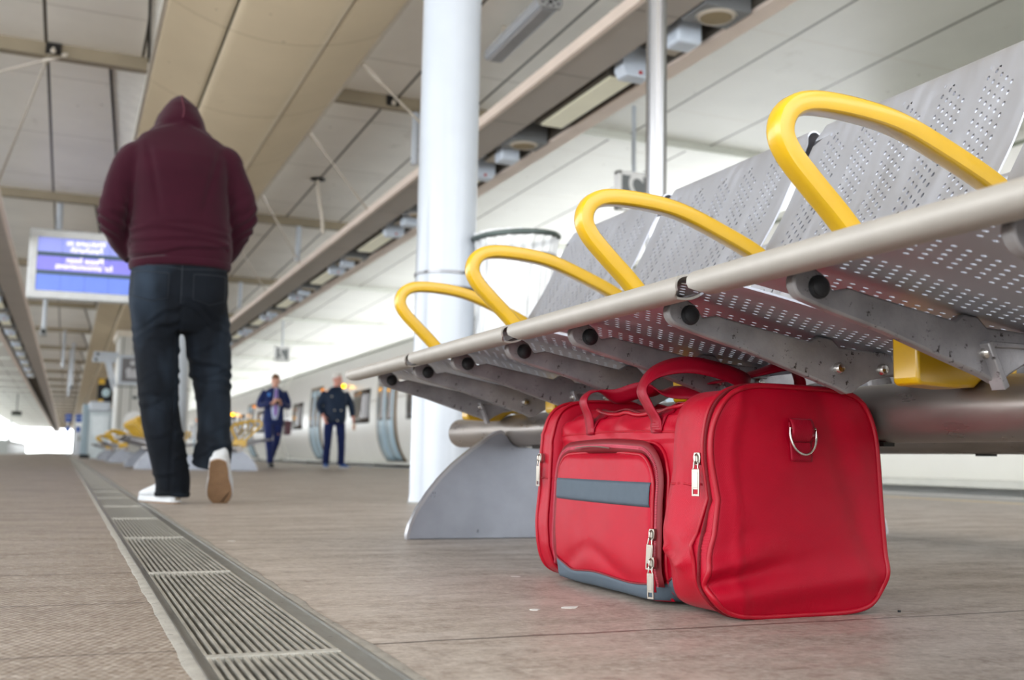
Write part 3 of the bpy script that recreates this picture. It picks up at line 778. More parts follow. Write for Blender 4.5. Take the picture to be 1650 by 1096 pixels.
def number_sign(name, label, loc, num, top, size=.5):
    e = thing(name, label, 'sign', loc, 0, 'platform number signs')
    h = size / 2
    q = MB(); q.bb((-h, 0, -h), (h, .12, -h + .055)).bb((-h, 0, h - .055), (h, .12, h)).bb((-h, 0, -h), (-h + .055, .12, h)).bb((h - .055, 0, -h), (h, .12, h))
    q.build('frame', M('sign_frame_white', (250, 250, 250), .4), e, bevel=.01)
    MB().bb((-h + .05, .02, -h + .05), (h - .05, .10, h - .05)).build('panel', M('sign_grey', (128, 132, 134), .4), e, smooth=False)
    text(num, .56 * size / .5, (0, .012, -.0), M('sign_white', (245, 245, 245), .5), e, name='numeral')
    MB().tube([(0, .06, h), (0, .06, top)], .028, 14).build('hanger', whitepaint, e)
    return e
number_sign('platform_sign', 'hanging platform sign with a white numeral, partly behind the steel post', (6.42, 11.4, 3.62), '2', 1.12)
number_sign('platform_sign', 'small hanging platform sign with a white numeral right of the hooded man', (6.37, 34.8, 3.55), '2', 1.2, .5)
number_sign('platform_sign', 'small hanging platform sign with a white numeral at the left edge', (-2.9, 46.5, 2.95), '1', 1.8, .5)
def far_pole(name, label, cat, loc, r, h, group=None, mat=None):
    e = thing(name, label, cat, loc, 0, group); MB().tube([(0, 0, 0), (0, 0, h)], r, 12).build('pole', mat or whitepaint, e); return e
# cameras on drop poles
for x, y, z, lb in ((-.62, 25.6, 2.85, 'white camera on a drop pole below the information screen'), (.05, 48, 2.9, 'far camera on a drop pole in the middle of the ceiling')):
    e = thing('security_camera', lb, 'camera', (x, y, z), 0, 'drop-pole cameras')
    MB().tube([(0, 0, .1), (0, 0, 1.93)], .045, 12).build('pole', whitepaint, e)
    MB().box((0, -.05, 0), (.14, .34, .16)).build('housing', M('camera_grey', (170, 172, 172), .4), e, bevel=.02)
    MB().lathe([(.05, -.24), (.045, -.225)], (0, 0, 0), 14, 'y').build('lens', rubber, e)
far_pole('hanger_pole', 'first of two far white poles right of the left trough', 'pole', (-.30, 42.1, 3.3), .05, 1.4, 'distant drop poles')
far_pole('hanger_pole', 'second of two far white poles right of the left trough', 'pole', (-.05, 49.5, 2.6), .05, 2.1, 'distant drop poles')
e = thing('hanging_sign', 'small dark hanging sign above the bright opening', 'sign', (-3.8, 93, 3.15), 0)
MB().box((0, 0, 0), (.75, .15, .42)).build('panel', dark, e, smooth=False); MB().box((0, -.08, -.14), (.7, .03, .12)).build('light_strip', M('pale_strip', (170, 175, 165), .5), e, smooth=False)
MB().tube([(0, 0, .2), (0, 0, 1.7)], .04, 8).build('pole', darkmetal, e)
for x, lb in ((.02, 'left one of the two far blue signs under the ceiling'), (.52, 'right one of the two far blue signs under the ceiling')):
    e = thing('blue_sign', lb, 'sign', (x, 60, 1.98), 0, 'far blue signs')
    MB().box((0, 0, 0), (.30, .12, .42)).box((0, 0, -.58), (.22, .12, .26)).build('panel', M('sign_blue', (34, 84, 178), .4), e, smooth=False)
    MB().box((0, -.07, .02), (.2, .01, .05)).build('stripe', whitepaint, e, smooth=False)
    MB().tube([(0, 0, -1.98), (0, 0, .2)], .03, 8).build('pole', poststeel, e)

# ------------------------------------------------------------ kiosk block, poster, clock, bracket arms
K = thing('kiosk', 'tall pale grey kiosk block with a white disc, left of the hooded man', 'kiosk', (1.42, 37, 0))
kb = M('kiosk_panel', (206, 205, 200), .5, 0, .03, 2); kd = M('kiosk_shadow_gap', (130, 134, 128), .6)
MB().bb((0, 0, 0), (2.3, 2.6, 4.22)).build('body', kb, K, smooth=False)
MB().bb((-.10, -.06, 4.05), (2.36, 2.66, 4.26)).build('cornice', M('kiosk_cornice', (222, 214, 200), .5), K, smooth=False)
q = MB()
for x in (.12, .42): q.bb((x, -.01, 0), (x + .03, .0, 4.05))
q.bb((.0, -.012, 2.36), (2.3, .0, 2.40)); q.build('panel_joint', kd, K, smooth=False)
MB().bb((.50, -.02, 1.98), (1.9, .0, 2.10)).build('slot_plate', M('slot_plate', (150, 156, 154), .4), K, smooth=False)
MB().box((.56, -.025, 2.04), (.09, .02, .07)).build('slot_lock', dark, K, smooth=False)
MB().lathe([(.34, -.05), (.335, -.02), (.30, -.01)], (.60, 0, 1.25), 40, 'y').build('disc', M('white_disc', (244, 244, 244), .4), K)
MB().box((.72, -.056, 1.12), (.03, .01, .20)).box((.72, -.056, 1.24), (.14, .01, .03)).build('disc_mark', M('disc_mark', (150, 190, 176), .5), K, smooth=False)
e = thing('framed_poster', 'grey framed poster with pale figures on the kiosk wall', 'poster', (1.66, 36.96, 2.45))
MB().bb((-.22, -.03, 0), (.62, .02, .98)).build('frame', whitepaint, e, bevel=.01)
MB().bb((-.13, -.04, .10), (.54, -.031, .88)).build('sheet', M('poster_grey', (112, 110, 112), .5), e, smooth=False)
MB().ball((.2, -.045, .72), (.09, .01, .09)).ball((.1, -.045, .45), (.10, .01, .12)).ball((.32, -.045, .42), (.12, .01, .13)).box((.2, -.045, .30), (.34, .01, .16)).build('figures', M('poster_figures', (192, 192, 196), .5), e)
for y, lb in ((37.3, 'nearer white bracket arm left of the kiosk'), (39.5, 'farther white bracket arm left of the kiosk')):
    e = thing('bracket_arm', lb, 'bracket', (1.40, y, 3.25), 0, 'white bracket arms')
    MB().bb((-.75, -.06, .10), (.02, .06, .28)).build('arm', whitepaint, e, smooth=False)
    MB().prism([(-.32, .10), (-.20, .10), (.02, -.85), (-.05, -.85)], -.05, .05).build('strut', whitepaint, e)
    MB().box((-.62, -.065, .19), (.08, .01, .08)).build('fixing', dark, e, smooth=False)
e = thing('warning_sign', 'black and yellow sign beside the kiosk', 'sign', (1.02, 41.0, 1.95))
MB().bb((-.1, 0, 0), (.42, .08, .95)).build('panel', rubber, e, smooth=False)
MB().bb((-.08, -.02, .72), (.14, -.001, .92)).bb((-.06, -.02, .02), (.12, -.001, .18)).build('yellow_field', yellow, e, smooth=False)
MB().ball((.2, -.03, .42), (.14, .02, .16)).build('pale_symbol', M('pale_blue', (186, 208, 214), .5), e)
MB().tube([(0, .04, -1.95), (0, .04, 0)], .03, 8).build('pole', poststeel, e)
e = thing('help_point', 'pale blue-grey ticket machine with a white hood left of the kiosk', 'ticket machine', (.66, 40, 0))
MB().bb((-.20, 0, 0), (.02, .7, 1.9)).build('side_panel', M('machine_side', (146, 164, 174), .4), e, bevel=.02)
MB().bb((.02, .02, .0), (.80, .7, 1.78)).build('body', M('machine_body', (202, 212, 216), .4), e, bevel=.02)
MB().bb((.0, -.10, 1.66), (.72, .72, 2.0)).build('hood', whitepaint, e, bevel=.05)
MB().bb((.14, -.01, .80), (.68, .02, 1.5)).build('screen', M('machine_screen', (220, 228, 232), .2), e, smooth=False)
MB().bb((-.22, -.05, 0), (.10, .7, .14)).build('plinth', rubber, e, smooth=False)
e = thing('lamp_post', 'slim pole with a small greenish lamp, seen between the legs of the hooded man', 'lamp post', (2.95, 30.5, 0))
MB().tube([(0, 0, 0), (0, 0, 3.1)], .05, 12).build('pole', M('pole_grey', (176, 178, 176), .4), e)
MB().lathe([(.0, 3.1), (.12, 3.12), (.14, 3.22), (.08, 3.34), (0, 3.36)], seg=18, close=False).build('lamp_head', M('lamp_green', (210, 226, 170), .4, emit=(236, 240, 190), estr=.6), e)
def marker(loc, r, label):
    e = thing('marker_lamp', label, 'lamp', loc, 0, 'small amber lamps')
    MB().ball((0, 0, 0), (r, r, r)).build('bulb', M('amber_glow', (255, 170, 0), .4, emit=(255, 176, 0), estr=6), e)
    MB().lathe([(r * 1.3, r * .6), (r * 1.3, r * 1.6)], (0, 0, 0), 14, 'y').build('housing', dark, e)
    return e
marker((2.89, 30.3, 1.12), .045, 'amber lamp on the slim pole between the legs of the hooded man')

# left side beyond the platform: another platform edge and blurred street furniture
oth = MB().bb((-12, -4, -1.1), (-6.8, 176, -.02)).build('floor', concrete, smooth=False); struct(oth)
ghost = M('pale_distant', (206, 208, 206), .6); ghost2 = M('grey_distant', (150, 154, 152), .6)
for i in range(14):
    y = 38 + i * 11
    far_pole('platform_post', 'one of the pale posts on the far platform at the left edge', 'post', (-7.6 - (i % 3) * .8, y, -.02), .14, 4.6, 'pale posts on the far platform', ghost if i % 3 else ghost2)
struct(MB().bb((0.55, 112, 0), (6.9, 112.4, 3.8)).build('wall_back', ghost, smooth=False))
for i in range(5):
    e = thing('platform_cabinet', 'one of the small pale cabinets at the far end of the platform', 'cabinet', (.85 + i * .9, 84 + i * 3, 0), 0, 'cabinets at the far end')
    MB().bb((-.3, 0, 0), (.3, .5, 1.7 + .3 * (i % 2))).build('body', whitepaint, e, bevel=.05)
    MB().bb((-.2, -.02, 1.0), (.2, 0, 1.4)).build('panel', ghost2, e, smooth=False)
for i in range(6):
    y = 56 + i * 12
    e = thing('platform_cabinet', 'one of the grey cabinets on the far platform at the left edge', 'cabinet', (-8.4 + (i % 2) * .5, y, -.02), 0, 'cabinets on the far platform')
    MB().bb((-.5, 0, 0), (.5, 1.2, 2.1)).build('body', ghost2 if i % 2 else ghost, e, bevel=.03)
    MB().bb((-.55, -.05, 2.1), (.55, 1.25, 2.2)).build('roof', ghost, e, smooth=False)
e = thing('parked_wagon', 'low grey vehicle body on the left-hand track in the far distance', 'vehicle', (-5.4, 90, -1.1))
MB().prism([(-1.3, .3), (-1.3, 1.9), (-1.1, 2.15), (1.1, 2.15), (1.3, 1.9), (1.3, .3)], 0, 40).build('body', M('vehicle_grey', (168, 172, 168), .4), e)
MB().bb((-1.2, .3, 0), (1.2, 39.6, .6)).build('underframe', dark, e, smooth=False)

# ------------------------------------------------------------ train
TX = 7.06
prof = [(.55, -.55), (.50, -.25), (.40, .02), (.26, .20), (.14, .42), (.05, .72), (.01, 1.05), (0, 1.4), (.02, 1.9), (.06, 2.35), (.12, 2.7), (.20, 2.90), (.30, 3.02), (.46, 3.14), (.75, 3.28), (1.3, 3.38)]
sp_ = [(q_.x, q_.y) for q_ in spline([(a, b_, 0) for a, b_ in prof], 4)]
def xin(z):
    for i in range(1, len(sp_)):
        if sp_[i][1] >= z:
            a, b_ = sp_[i - 1], sp_[i]; k = (z - a[1]) / (b_[1] - a[1]); return a[0] + (b_[0] - a[0]) * k
    return sp_[-1][0]
body_m = M('train_body', (246, 245, 240), .28, 0, .03, 1, coat=.4)
glass_m = M('train_glass', (78, 66, 60), .12, 0, .25, 3, spec=.8)
frame_m = M('door_frame_bronze', (128, 108, 84), .4, .3, .1, 3)
door_m = M('door_blue_grey', (176, 200, 214), .25, 0, .05, 2, coat=.3)
def patch(y0, y1, z0, z1, out, nz=20):
    def f(s, t_):
        z = z0 + (z1 - z0) * t_; return (xin(z) - out, y0 + (y1 - y0) * s, z)
    return MB().grid(f, 2, nz)
def carriage(label):
    e = thing('train_carriage', label, 'train carriage', (TX, -3.0, 0), 0, 'carriages of the train at the platform')
    LL = 20.2
    full = sp_ + [(1.3 + (1.3 - x), z) for x, z in reversed(sp_[:-1])]
    MB().prism(full, 0, LL).build('body', body_m, e, angle=50)
    MB().tube([(xin(2.98) - .012, .05, 2.98), (xin(2.98) - .012, LL - .05, 2.98)], .022, 8).build('gutter', M('gutter_grey', (120, 126, 110), .5), e)
    patch(0.05, LL - .05, 1.62, 1.66, .006, 3).build('waist_line', M('waist_line', (196, 192, 184), .4), e)
    MB().bb((-.03, .1, .06), (.45, LL - .1, .13)).build('step_board', M('step_board', (198, 198, 190), .4), e, bevel=.01)
    MB().bb((.35, 0.1, -1.0), (2.2, LL - .1, -.3)).build('underframe', dark, e, smooth=False)
    for (a, b_) in ((6.35, 7.75), (14.3, 15.7)):
        o = patch(a - .16, b_ + .16, .12, 2.35, .012).build('door_surround', frame_m, e, solid=.01)
        for (c, d) in ((a, (a + b_) / 2 - .015), ((a + b_) / 2 + .015, b_)):
            dr = patch(c, d, .16, 2.25, .034).build('door', door_m, e, solid=.012)
            patch(c + .14, d - .14, 1.12, 2.05, .046).build('door_window', glass_m, dr, solid=.006)
        MB().bb((-.02, a - .2, .02), (.5, b_ + .2, .10)).build('door_sill', dark, e, smooth=False)
        MB().ball((-.03, a - .35, 2.2), .05).build('door_lamp', M('amber_off', (214, 120, 20), .4, emit=(255, 150, 0), estr=1.2), e)
    for (a, b_) in ((1.0, 2.3), (3.6, 5.4), (8.6, 10.3), (11.3, 13.1), (16.9, 18.6)):
        w = patch(a, b_, 1.10, 1.98, .008, 10).build('window_surround', darkmetal, e, solid=.006)
        patch(a + .05, b_ - .05, 1.15, 1.93, .016, 10).build('window_glass', glass_m, w, solid=.004)
    return e
tr0 = carriage('nearest carriage of the pale train, seen low under the bench at the right edge')
lbs = ['second carriage of the pale train, with the blue-grey doors left of the white column', 'third carriage of the pale train, behind the man in the suit',
       'fourth carriage of the pale train, far along the platform', 'farthest carriage of the pale train']
for i in range(4): dup(tr0, (TX, -3.0 + 20.6 * (i + 1), 0), label=lbs[i])
marker((6.98, 28.7, 2.17), .055, 'bright amber lamp beside the face of the man in the dark jacket')
marker((6.98, 49.9, 2.07), .07, 'amber lamp on the train side, just right of the knee of the hooded man')
# ------------------------------------------------------------ the red holdall
red = nylon('red_nylon', (163, 0, 30)); redweb = nylon('red_webbing', (142, 0, 28), 900)
redzip = M('red_zip_tape', (112, 2, 18), .6); redpipe = M('red_piping', (158, 0, 28), .45, 0, .05, 40, spec=.35)
greyfab = M('grey_fabric_trim', (72, 84, 95), .7, 0, .05, 60, bump=.3, bscale=900)
zipm = M('zip_metal', (166, 160, 150), .32, 1.0, .03)
BAG = thing('holdall', 'big red nylon holdall with grey trim standing under the bench', 'travel bag', (1.01, 1.585, 0))
def nz(p, s, seed=0.0): return noise.noise(V((p[0] * s + seed, p[1] * s + seed * 1.7, p[2] * s - seed)))
def crease(p, s, seed, stretch=(1, 1, 1)):
    a = noise.noise(V((p[0] * s * stretch[0] + seed, p[1] * s * stretch[1], p[2] * s * stretch[2])))
    return -(1 - min(1, abs(a) * 5)) ** 2
def sring(u0, w0, w1, z0, h, v, n, ex=5.2):
    """closed superellipse ring in the u,z plane; w0 half width at the bottom, w1 at the top"""
    out = []
    for i in range(n):
        a = 2 * PI * i / n; c, s_ = math.cos(a), math.sin(a)
        x = math.copysign(abs(c) ** (2 / ex), c); z = math.copysign(abs(s_) ** (2 / ex), s_)
        zz = z0 + h * (z + 1) / 2; w = w0 + (w1 - w0) * (zz - z0) / h
        out.append(V((u0 + x * w, v, zz)))
    return out
def section(stations, n=180, disp=None, cap0=None, cap1=None):
    """stations: list of (v, u0, w0, w1, z0, h)"""
    rings = [sring(u0, w0, w1, z0, h, v, n) for (v, u0, w0, w1, z0, h) in stations]
    def capr(r, bulge, m=26):
        c = sum(r, V()) / n; out = []
        for j in range(1, m):
            k = 1 - j / m
            out.append([c + (p - c) * k + V((0, bulge * (1 - k ** 3.0), 0)) for p in r])
        out.append([c + V((0, bulge, 0))] * 1)
        return out
    vs = []; fs = []
    allr = rings[:]
    pre = []
    if cap0 is not None: pre = capr(rings[0], cap0); 
    post = capr(rings[-1], cap1) if cap1 is not None else []
    seq = list(reversed(pre[:-1])) + rings + post[:-1]
    for r in seq: vs += r
    for i in range(len(seq) - 1):
        for k in range(n):
            fs.append((i * n + k, i * n + (k + 1) % n, (i + 1) * n + (k + 1) % n, (i + 1) * n + k))
    if pre:
        c = len(vs); vs.append(pre[-1][0]); fs += [((k + 1) % n, k, c) for k in range(n)]
    if post:
        c = len(vs); vs.append(post[-1][0]); b0 = (len(seq) - 1) * n; fs += [(b0 + k, b0 + (k + 1) % n, c) for k in range(n)]
    if disp: vs = [disp(V(p)) for p in vs]
    m = MB(); m.add(vs, fs); return m
def ground(p):
    if p.z < 0.003: p.z = 0.003 + (p.z - .003) * .05
    return p
# near end compartment
def d_near(p):
    side = max(0, min(1, (-p.x - .10) / .04)); face = max(0, min(1, (-p.y - .285) / .012))
    q = V(p)
    k = max(0, 1 - abs(p.z - .10) / .12)
    f1 = crease(p, 13, 3.1, (1, .7, 1)) * .0035 + nz(p, 16, 2) * .005
    q.x += side * (1 - face) * (f1 * (0.8 + 2.0 * k) + .004 * math.sin(p.y * 70 + p.z * 40) * k + .006 * math.sin(p.z * 31 + 1.0) * (1 - abs(p.z - .16) / .2))
    lf = max(0, min(1, (-p.x - .09) / .05)) * max(0, min(1, (-p.y - .20) / .05))
    q.x += lf * (.013 * math.exp(-((p.z - .150) / .042) ** 2) - .007 * math.exp(-((p.z - .255) / .05) ** 2) - .006 * math.exp(-((p.z - .05) / .035) ** 2))
    if face > 0:
        q.y += face * (nz(p, 7, 5) * .0075 + nz(p, 19, 1) * .0018)
        # soft folds: along the lower left corner and a sag along the bottom
        t_ = (p.x + .16) / .10
        q.y -= face * .010 * math.exp(-((p.z - .075 - .25 * (p.x + .15)) / .016) ** 2) * max(0, 1 - max(0, t_) * .8)
        q.y += face * .009 * math.exp(-((p.z - .052 - .20 * (p.x + .15)) / .012) ** 2) * max(0, 1 - max(0, t_) * .5)
        q.y -= face * .008 * math.exp(-((p.z - .045 - .10 * p.x) / .020) ** 2); q.y -= face * .006 * math.exp(-((p.z - .155 + .3 * (p.x + .15)) / .012) ** 2) * math.exp(-((p.x + .135) / .03) ** 2)
        q.y += face * .005 * math.exp(-((p.x - .085 + (p.z - .2) * .35) / .025) ** 2)
        q.y -= face * .0035 * math.exp(-((p.z - .295 + .05 * p.x) / .018) ** 2) * math.exp(-((p.x + .09) / .06) ** 2)
        q.y -= face * .003 * math.exp(-((p.x + .135 - .15 * abs(p.z - .17)) / .008) ** 2)
    return ground(q)
st = [(-.2965, -.006, .1655, .1410, .002, .331), (-.292, -.006, .1690, .1445, .001, .334), (-.28, -.006, .1690, .145, .001, .334), (-.262, -.006, .1685, .146, .001, .334)]
st += [(-.25 + i * .012, -.006, .168 - i * .0004, .149 - i * .0003, .001, .333) for i in range(6)]
st += [(-.186, -.006, .160, .140, .004, .325), (-.182, -.006, .15, .13, .01, .31)]
near = section(st, 200, d_near, cap0=-.010, cap1=.001).build('end_compartment', red, BAG, angle=180)
def d_mid(p):
    q = V(p); side = max(0, min(1, (-p.x - .10) / .03)); top = max(0, min(1, (p.z - .275) / .03))
    q.x += side * (nz(p, 9, 7) * .005 + crease(p, 9, 9.3, (1, 1, .6)) * .002)
    q.z += top * (nz(p, 12, 4) * .007 - .004 - .006 * crease(p, 12, 6.0))
    if q.x < -.10 and .255 < p.z < .30:      # gathered strip above the pocket
        q.x += .006 * math.sin(p.y * 55 + 2 * math.sin(p.z * 60)) * math.exp(-((p.z - .287) / .018) ** 2) - .004
    return ground(q)
st = [(-.19 + i * .0145, -.002, .146, .133, .002, .318 - .004 * math.sin(i / 30 * PI)) for i in range(31)]
mid = section(st, 200, d_mid, cap0=-.001, cap1=.001).build('body', red, BAG, angle=180)
def d_far(p):
    q = V(p); q.x += (nz(p, 14, 3) * .005 + crease(p, 12, 1.1) * .002); q.y += nz(p, 9, 8) * .006
    return ground(q)
st = [(.242, -.004, .145, .13, .006, .31), (.247, -.004, .156, .14, .003, .328)] + [(.252 + i * .01, -.004, .162, .145, .001, .334) for i in range(5)] + [(.300, -.004, .160, .143, .001, .333), (.308, -.004, .155, .138, .003, .328)]
far = section(st, 160, d_far, cap0=-.001, cap1=.012).build('end_compartment', red, BAG, angle=180)
def bvh(o): me = o.data; return BVHTree.FromPolygons([v.co for v in me.vertices], [p.vertices[:] for p in me.polygons])
bv_near, bv_mid, bv_far = bvh(near), bvh(mid), bvh(far)
def on_side(v, z):
    """outermost skin of the left side at (v, z)"""
    best = None
    for b_ in (bv_mid, bv_near, bv_far):
        h = b_.ray_cast(V((-.4, v, z)), V((1, 0, 0)))
        if h[0] is not None and (best is None or h[0].x < best): best = h[0].x
    return best if best is not None else -.14
def on_mid(v, z):
    h = bv_mid.ray_cast(V((-.4, v, z)), V((1, 0, 0))); return h[0].x if h[0] is not None else -.14
def on_face(u, z):
    h = bv_near.ray_cast(V((u, -.6, z)), V((0, 1, 0))); return h[0].y if h[0] is not None else -.30
def on_top(u, v):
    best = 0
    for b_ in (bv_mid, bv_near, bv_far):
        h = b_.ray_cast(V((u, v, .6)), V((0, 0, -1)))
        if h[0] is not None: best = max(best, h[0].z)
    return best
# piping rings, zips round the end compartments
def ring_pts(v, u0, w0, w1, z0, h, n=140, fn=d_near):
    return [fn(p) for p in sring(u0, w0, w1, z0, h, v, n)]
MB().tube(ring_pts(-.2955, -.006, .1665, .142, .003, .333), .0042, 8, closed=True).build('piping', redpipe, BAG, angle=180)
MB().tube(ring_pts(-.279, -.006, .1702, .1462, .0032, .3345), .0032, 8, closed=True).build('piping', redpipe, BAG, angle=180)
def side_strip(path, width, off, bv=on_side):
    """ribbon lying on the left side along (v,z) path"""
    vs = []; fs = []
    for i, (a, b_) in enumerate(path):
        j0, j1 = max(0, i - 1), min(len(path) - 1, i + 1)
        t_ = V((path[j1][0] - path[j0][0], path[j1][1] - path[j0][1])); t_.normalize(); nrm = V((-t_.y, t_.x))
        for k in (-1, 0, 1):
            v_, z_ = a + nrm.x * k * width / 2, b_ + nrm.y * k * width / 2
            vs.append((bv(v_, z_) - off - (0.0004 if k == 0 else 0), v_, z_))
    for i in range(len(path) - 1):
        for k in (0, 1): fs.append((i * 3 + k, i * 3 + k + 1, i * 3 + k + 4, i * 3 + k + 3))
    return MB().add(vs, fs)
zr = [p for p in ring_pts(-.288, -.006, .1700, .1500, .0025, .3342, 220)]
zr = [p for p in zr if p.z > .03]
q = MB().tube(ring_pts(-.2875, -.006, .1697, .1452, .0027, .334), (.0008, .0045), 8, closed=True, up=(0, 1, 0)); q.build('zip_tape', redzip, BAG)
q = MB()
cen = V((-.006, -.2875, .167))
rz_ = ring_pts(-.2875, -.006, .1712, .1466, .0015, .3366, 420)
for i, p in enumerate(rz_):
    if p.z > .02 and i % 1 == 0: q.box(p, (.0022, .0034, .0016))
q.build('zip_teeth', redzip, BAG)['kind'] = 'stuff'
MB().tube(ring_pts(.252, -.004, .1625, .1455, .003, .3335, 140, d_far), .0036, 8, closed=True).tube(ring_pts(.298, -.004, .162, .145, .003, .3335, 140, d_far), .0036, 8, closed=True).build('piping', redpipe, BAG, angle=180)
# stitched seam across the compartment sides
for (v0, v1, z, bvf) in ((-.27, -.192, .190, on_side), (.250, .295, .188, on_side)):
    side_strip([(v0 + (v1 - v0) * i / 12, z + .001 * math.sin(i)) for i in range(13)], .003, .0008).build('seam', redpipe, BAG, solid=.001)

# front pocket
VA, VB = -.140, .236           # near and far edge of the pocket along the bag
def arch(vA, vB, z0, zt, r, n=16):
    pts = [(vA, z0 + (zt - r - z0) * i / n) for i in range(n)]
    pts += [(vA + r - r * math.cos(a), zt - r + r * math.sin(a)) for a in [PI / 2 * i / n for i in range(n)]]
    pts += [(vA + r + (vB - vA - 2 * r) * i / n, zt + .004 * math.sin(PI * i / n)) for i in range(n)]
    pts += [(vB - r + r * math.sin(a), zt - r + r * math.cos(a)) for a in [PI / 2 * i / n for i in range(n)]]
    pts += [(vB, zt - r - (zt - r - z0) * i / n) for i in range(n + 1)]
    return pts
def inside(v, z, vA, vB, zt, r):
    """distance into the arch from its outline"""
    dz = zt - z; dv = min(v - vA, vB - v)
    if dz < r and dv < r:
        return r - math.hypot(r - dz, r - dv)
    return min(dz, dv)
PT, PR, PD = .243, .062, .020
def pocket_x(v, z):
    d = inside(v, z, VA, VB, PT, PR)
    k = max(0, min(1, d / .020)); k = math.sin(k * PI / 2)
    belly = .010 * math.sin(PI * (v - VA) / (VB - VA)) * math.sin(PI * min(1, max(0, z / PT)))
    fold = -.003 * math.exp(-((z - .05 - .02 * math.sin(v * 22)) / .015) ** 2)
    return on_mid(v, z) * .3 + (-.137) * .7 - k * (PD + belly + fold + nz((0, v, z), 13, 4) * .003) + .004 * (1 - k)
vs = []; fs = []; nv, nzz = 90, 60
idx = {}
for i in range(nv + 1):
    for j in range(nzz + 1):
        v_, z_ = VA + (VB - VA) * i / nv, .006 + (PT - .006) * j / nzz
        # pull the grid into the arch
        if z_ > PT - PR:
            dz = z_ - (PT - PR); w = PR - math.sqrt(max(0, PR * PR - dz * dz))
            v_ = (VA + w) + (VB - VA - 2 * w) * i / nv
        idx[i, j] = len(vs); vs.append((pocket_x(v_, z_), v_, z_))
for i in range(nv):
    for j in range(nzz): fs.append((idx[i, j], idx[i, j + 1], idx[i + 1, j + 1], idx[i + 1, j]))
pk = MB().add(vs, fs).build('front_pocket', red, BAG, angle=180)
bv_p = bvh(pk)
def on_pocket(v, z):
    h = bv_p.ray_cast(V((-.4, v, z)), V((1, 0, 0))); return h[0].x if h[0] is not None else on_side(v, z)
def skin(v, z): return min(on_pocket(v, z), on_side(v, z))
def tube_on(path, r, off, fn=skin): return MB().tube([(fn(a, b_) - off, a, b_) for a, b_ in path], r, 8)
ap = arch(VA + .012, VB - .010, .02, PT - .010, PR - .008)
tube_on(ap, .0032, .001).build('pocket_piping', redpipe, pk, angle=180)
ap2 = arch(VA - .012, VB + .004, .012, PT + .010, PR + .006)
tube_on(ap2, .0036, .0005).build('pocket_piping', redpipe, pk, angle=180)
apz = arch(VA - .001, VB - .002, .03, PT + .0005, PR)
def on_z(v, z): return min(on_mid(v, z), -.139) - .010
vs = []; fs = []
for i, (a, b_) in enumerate(apz):
    j0, j1 = max(0, i - 1), min(len(apz) - 1, i + 1)
    t_ = V((apz[j1][0] - apz[j0][0], apz[j1][1] - apz[j0][1])).normalized(); nr = V((-t_.y, t_.x))
    for k, o_ in ((-1, 0), (-.3, .004), (.3, .004), (1, 0)):
        vs.append((on_z(a, b_) - o_, a + nr.x * k * .012, b_ + nr.y * k * .012))
for i in range(len(apz) - 1):
    for k in range(3): fs.append((i * 4 + k, i * 4 + k + 1, i * 4 + k + 5, i * 4 + k + 4))
MB().add(vs, fs).build('pocket_zip_tape', redzip, pk, solid=.001)
q = MB()
L_ = [V((0, a, b_)) for a, b_ in apz]; dist = 0; 
for i in range(len(L_) - 1):
    seg = L_[i + 1] - L_[i]; n_t = max(1, int(seg.length / .0021))
    for k in range(n_t):
        p = L_[i] + seg * (k / n_t)
        ang = math.atan2(seg.z, seg.y)
        for sg in (-1, 1):
            o_ = V((0, -seg.z, seg.y)).normalized() * .0014 * sg
            q.box((on_z(p.y, p.z) - .0048, p.y + o_.y, p.z + o_.z), (.0016, .0011, .0024), Matrix.Rotation(ang, 3, 'X'))
q.build('pocket_zip_teeth', M('zip_teeth', (196, 60, 84), .35, .3), pk, smooth=False)['kind'] = 'stuff'
tube_on([(.01 + .13 * i / 20, PT + .0005 + .003 * math.sin(PI * i / 20)) for i in range(21)], .0011, .0115, on_z).build('zip_highlight_wire', zipm, pk)
# grey band and grey lower trim
def patch_on(v0, v1, zlo, zhi, off, fn=skin, nv=60, nz_=8):
    return MB().grid(lambda s, t_: (fn(v0 + (v1 - v0) * s, zlo(v0 + (v1 - v0) * s) + (zhi(v0 + (v1 - v0) * s) - zlo(v0 + (v1 - v0) * s)) * t_) - off * (1 if 0 < t_ < 1 else .2),
                                    v0 + (v1 - v0) * s, zlo(v0 + (v1 - v0) * s) + (zhi(v0 + (v1 - v0) * s) - zlo(v0 + (v1 - v0) * s)) * t_), nv, nz_)
patch_on(VA + .016, VB - .006, lambda v: .151 + .004 * (v - .05), lambda v: .189, .0022).build('grey_band', greyfab, BAG, angle=180, solid=.001)
def trim_hi(v):
    return .030 + .018 * max(0, (v - .14) / .10) ** 1.5 + .022 * max(0, (-.135 - v) / .05) ** 1.3 + .003 * math.sin(v * 30)
patch_on(-.186, .246, lambda v: .004, trim_hi, .0035).build('grey_base_trim', greyfab, BAG, angle=180, solid=.0015)
tube_on([(-.186 + .432 * i / 60, trim_hi(-.186 + .432 * i / 60) + .0005) for i in range(61)], .0016, .002).build('seam', redzip, BAG)
# stitched line under the gathered top strip
tube_on([(-.18 + .42 * i / 50, .268 + .004 * math.sin(i / 50 * PI)) for i in range(51)], .0022, -.0006).build('seam', redpipe, BAG)

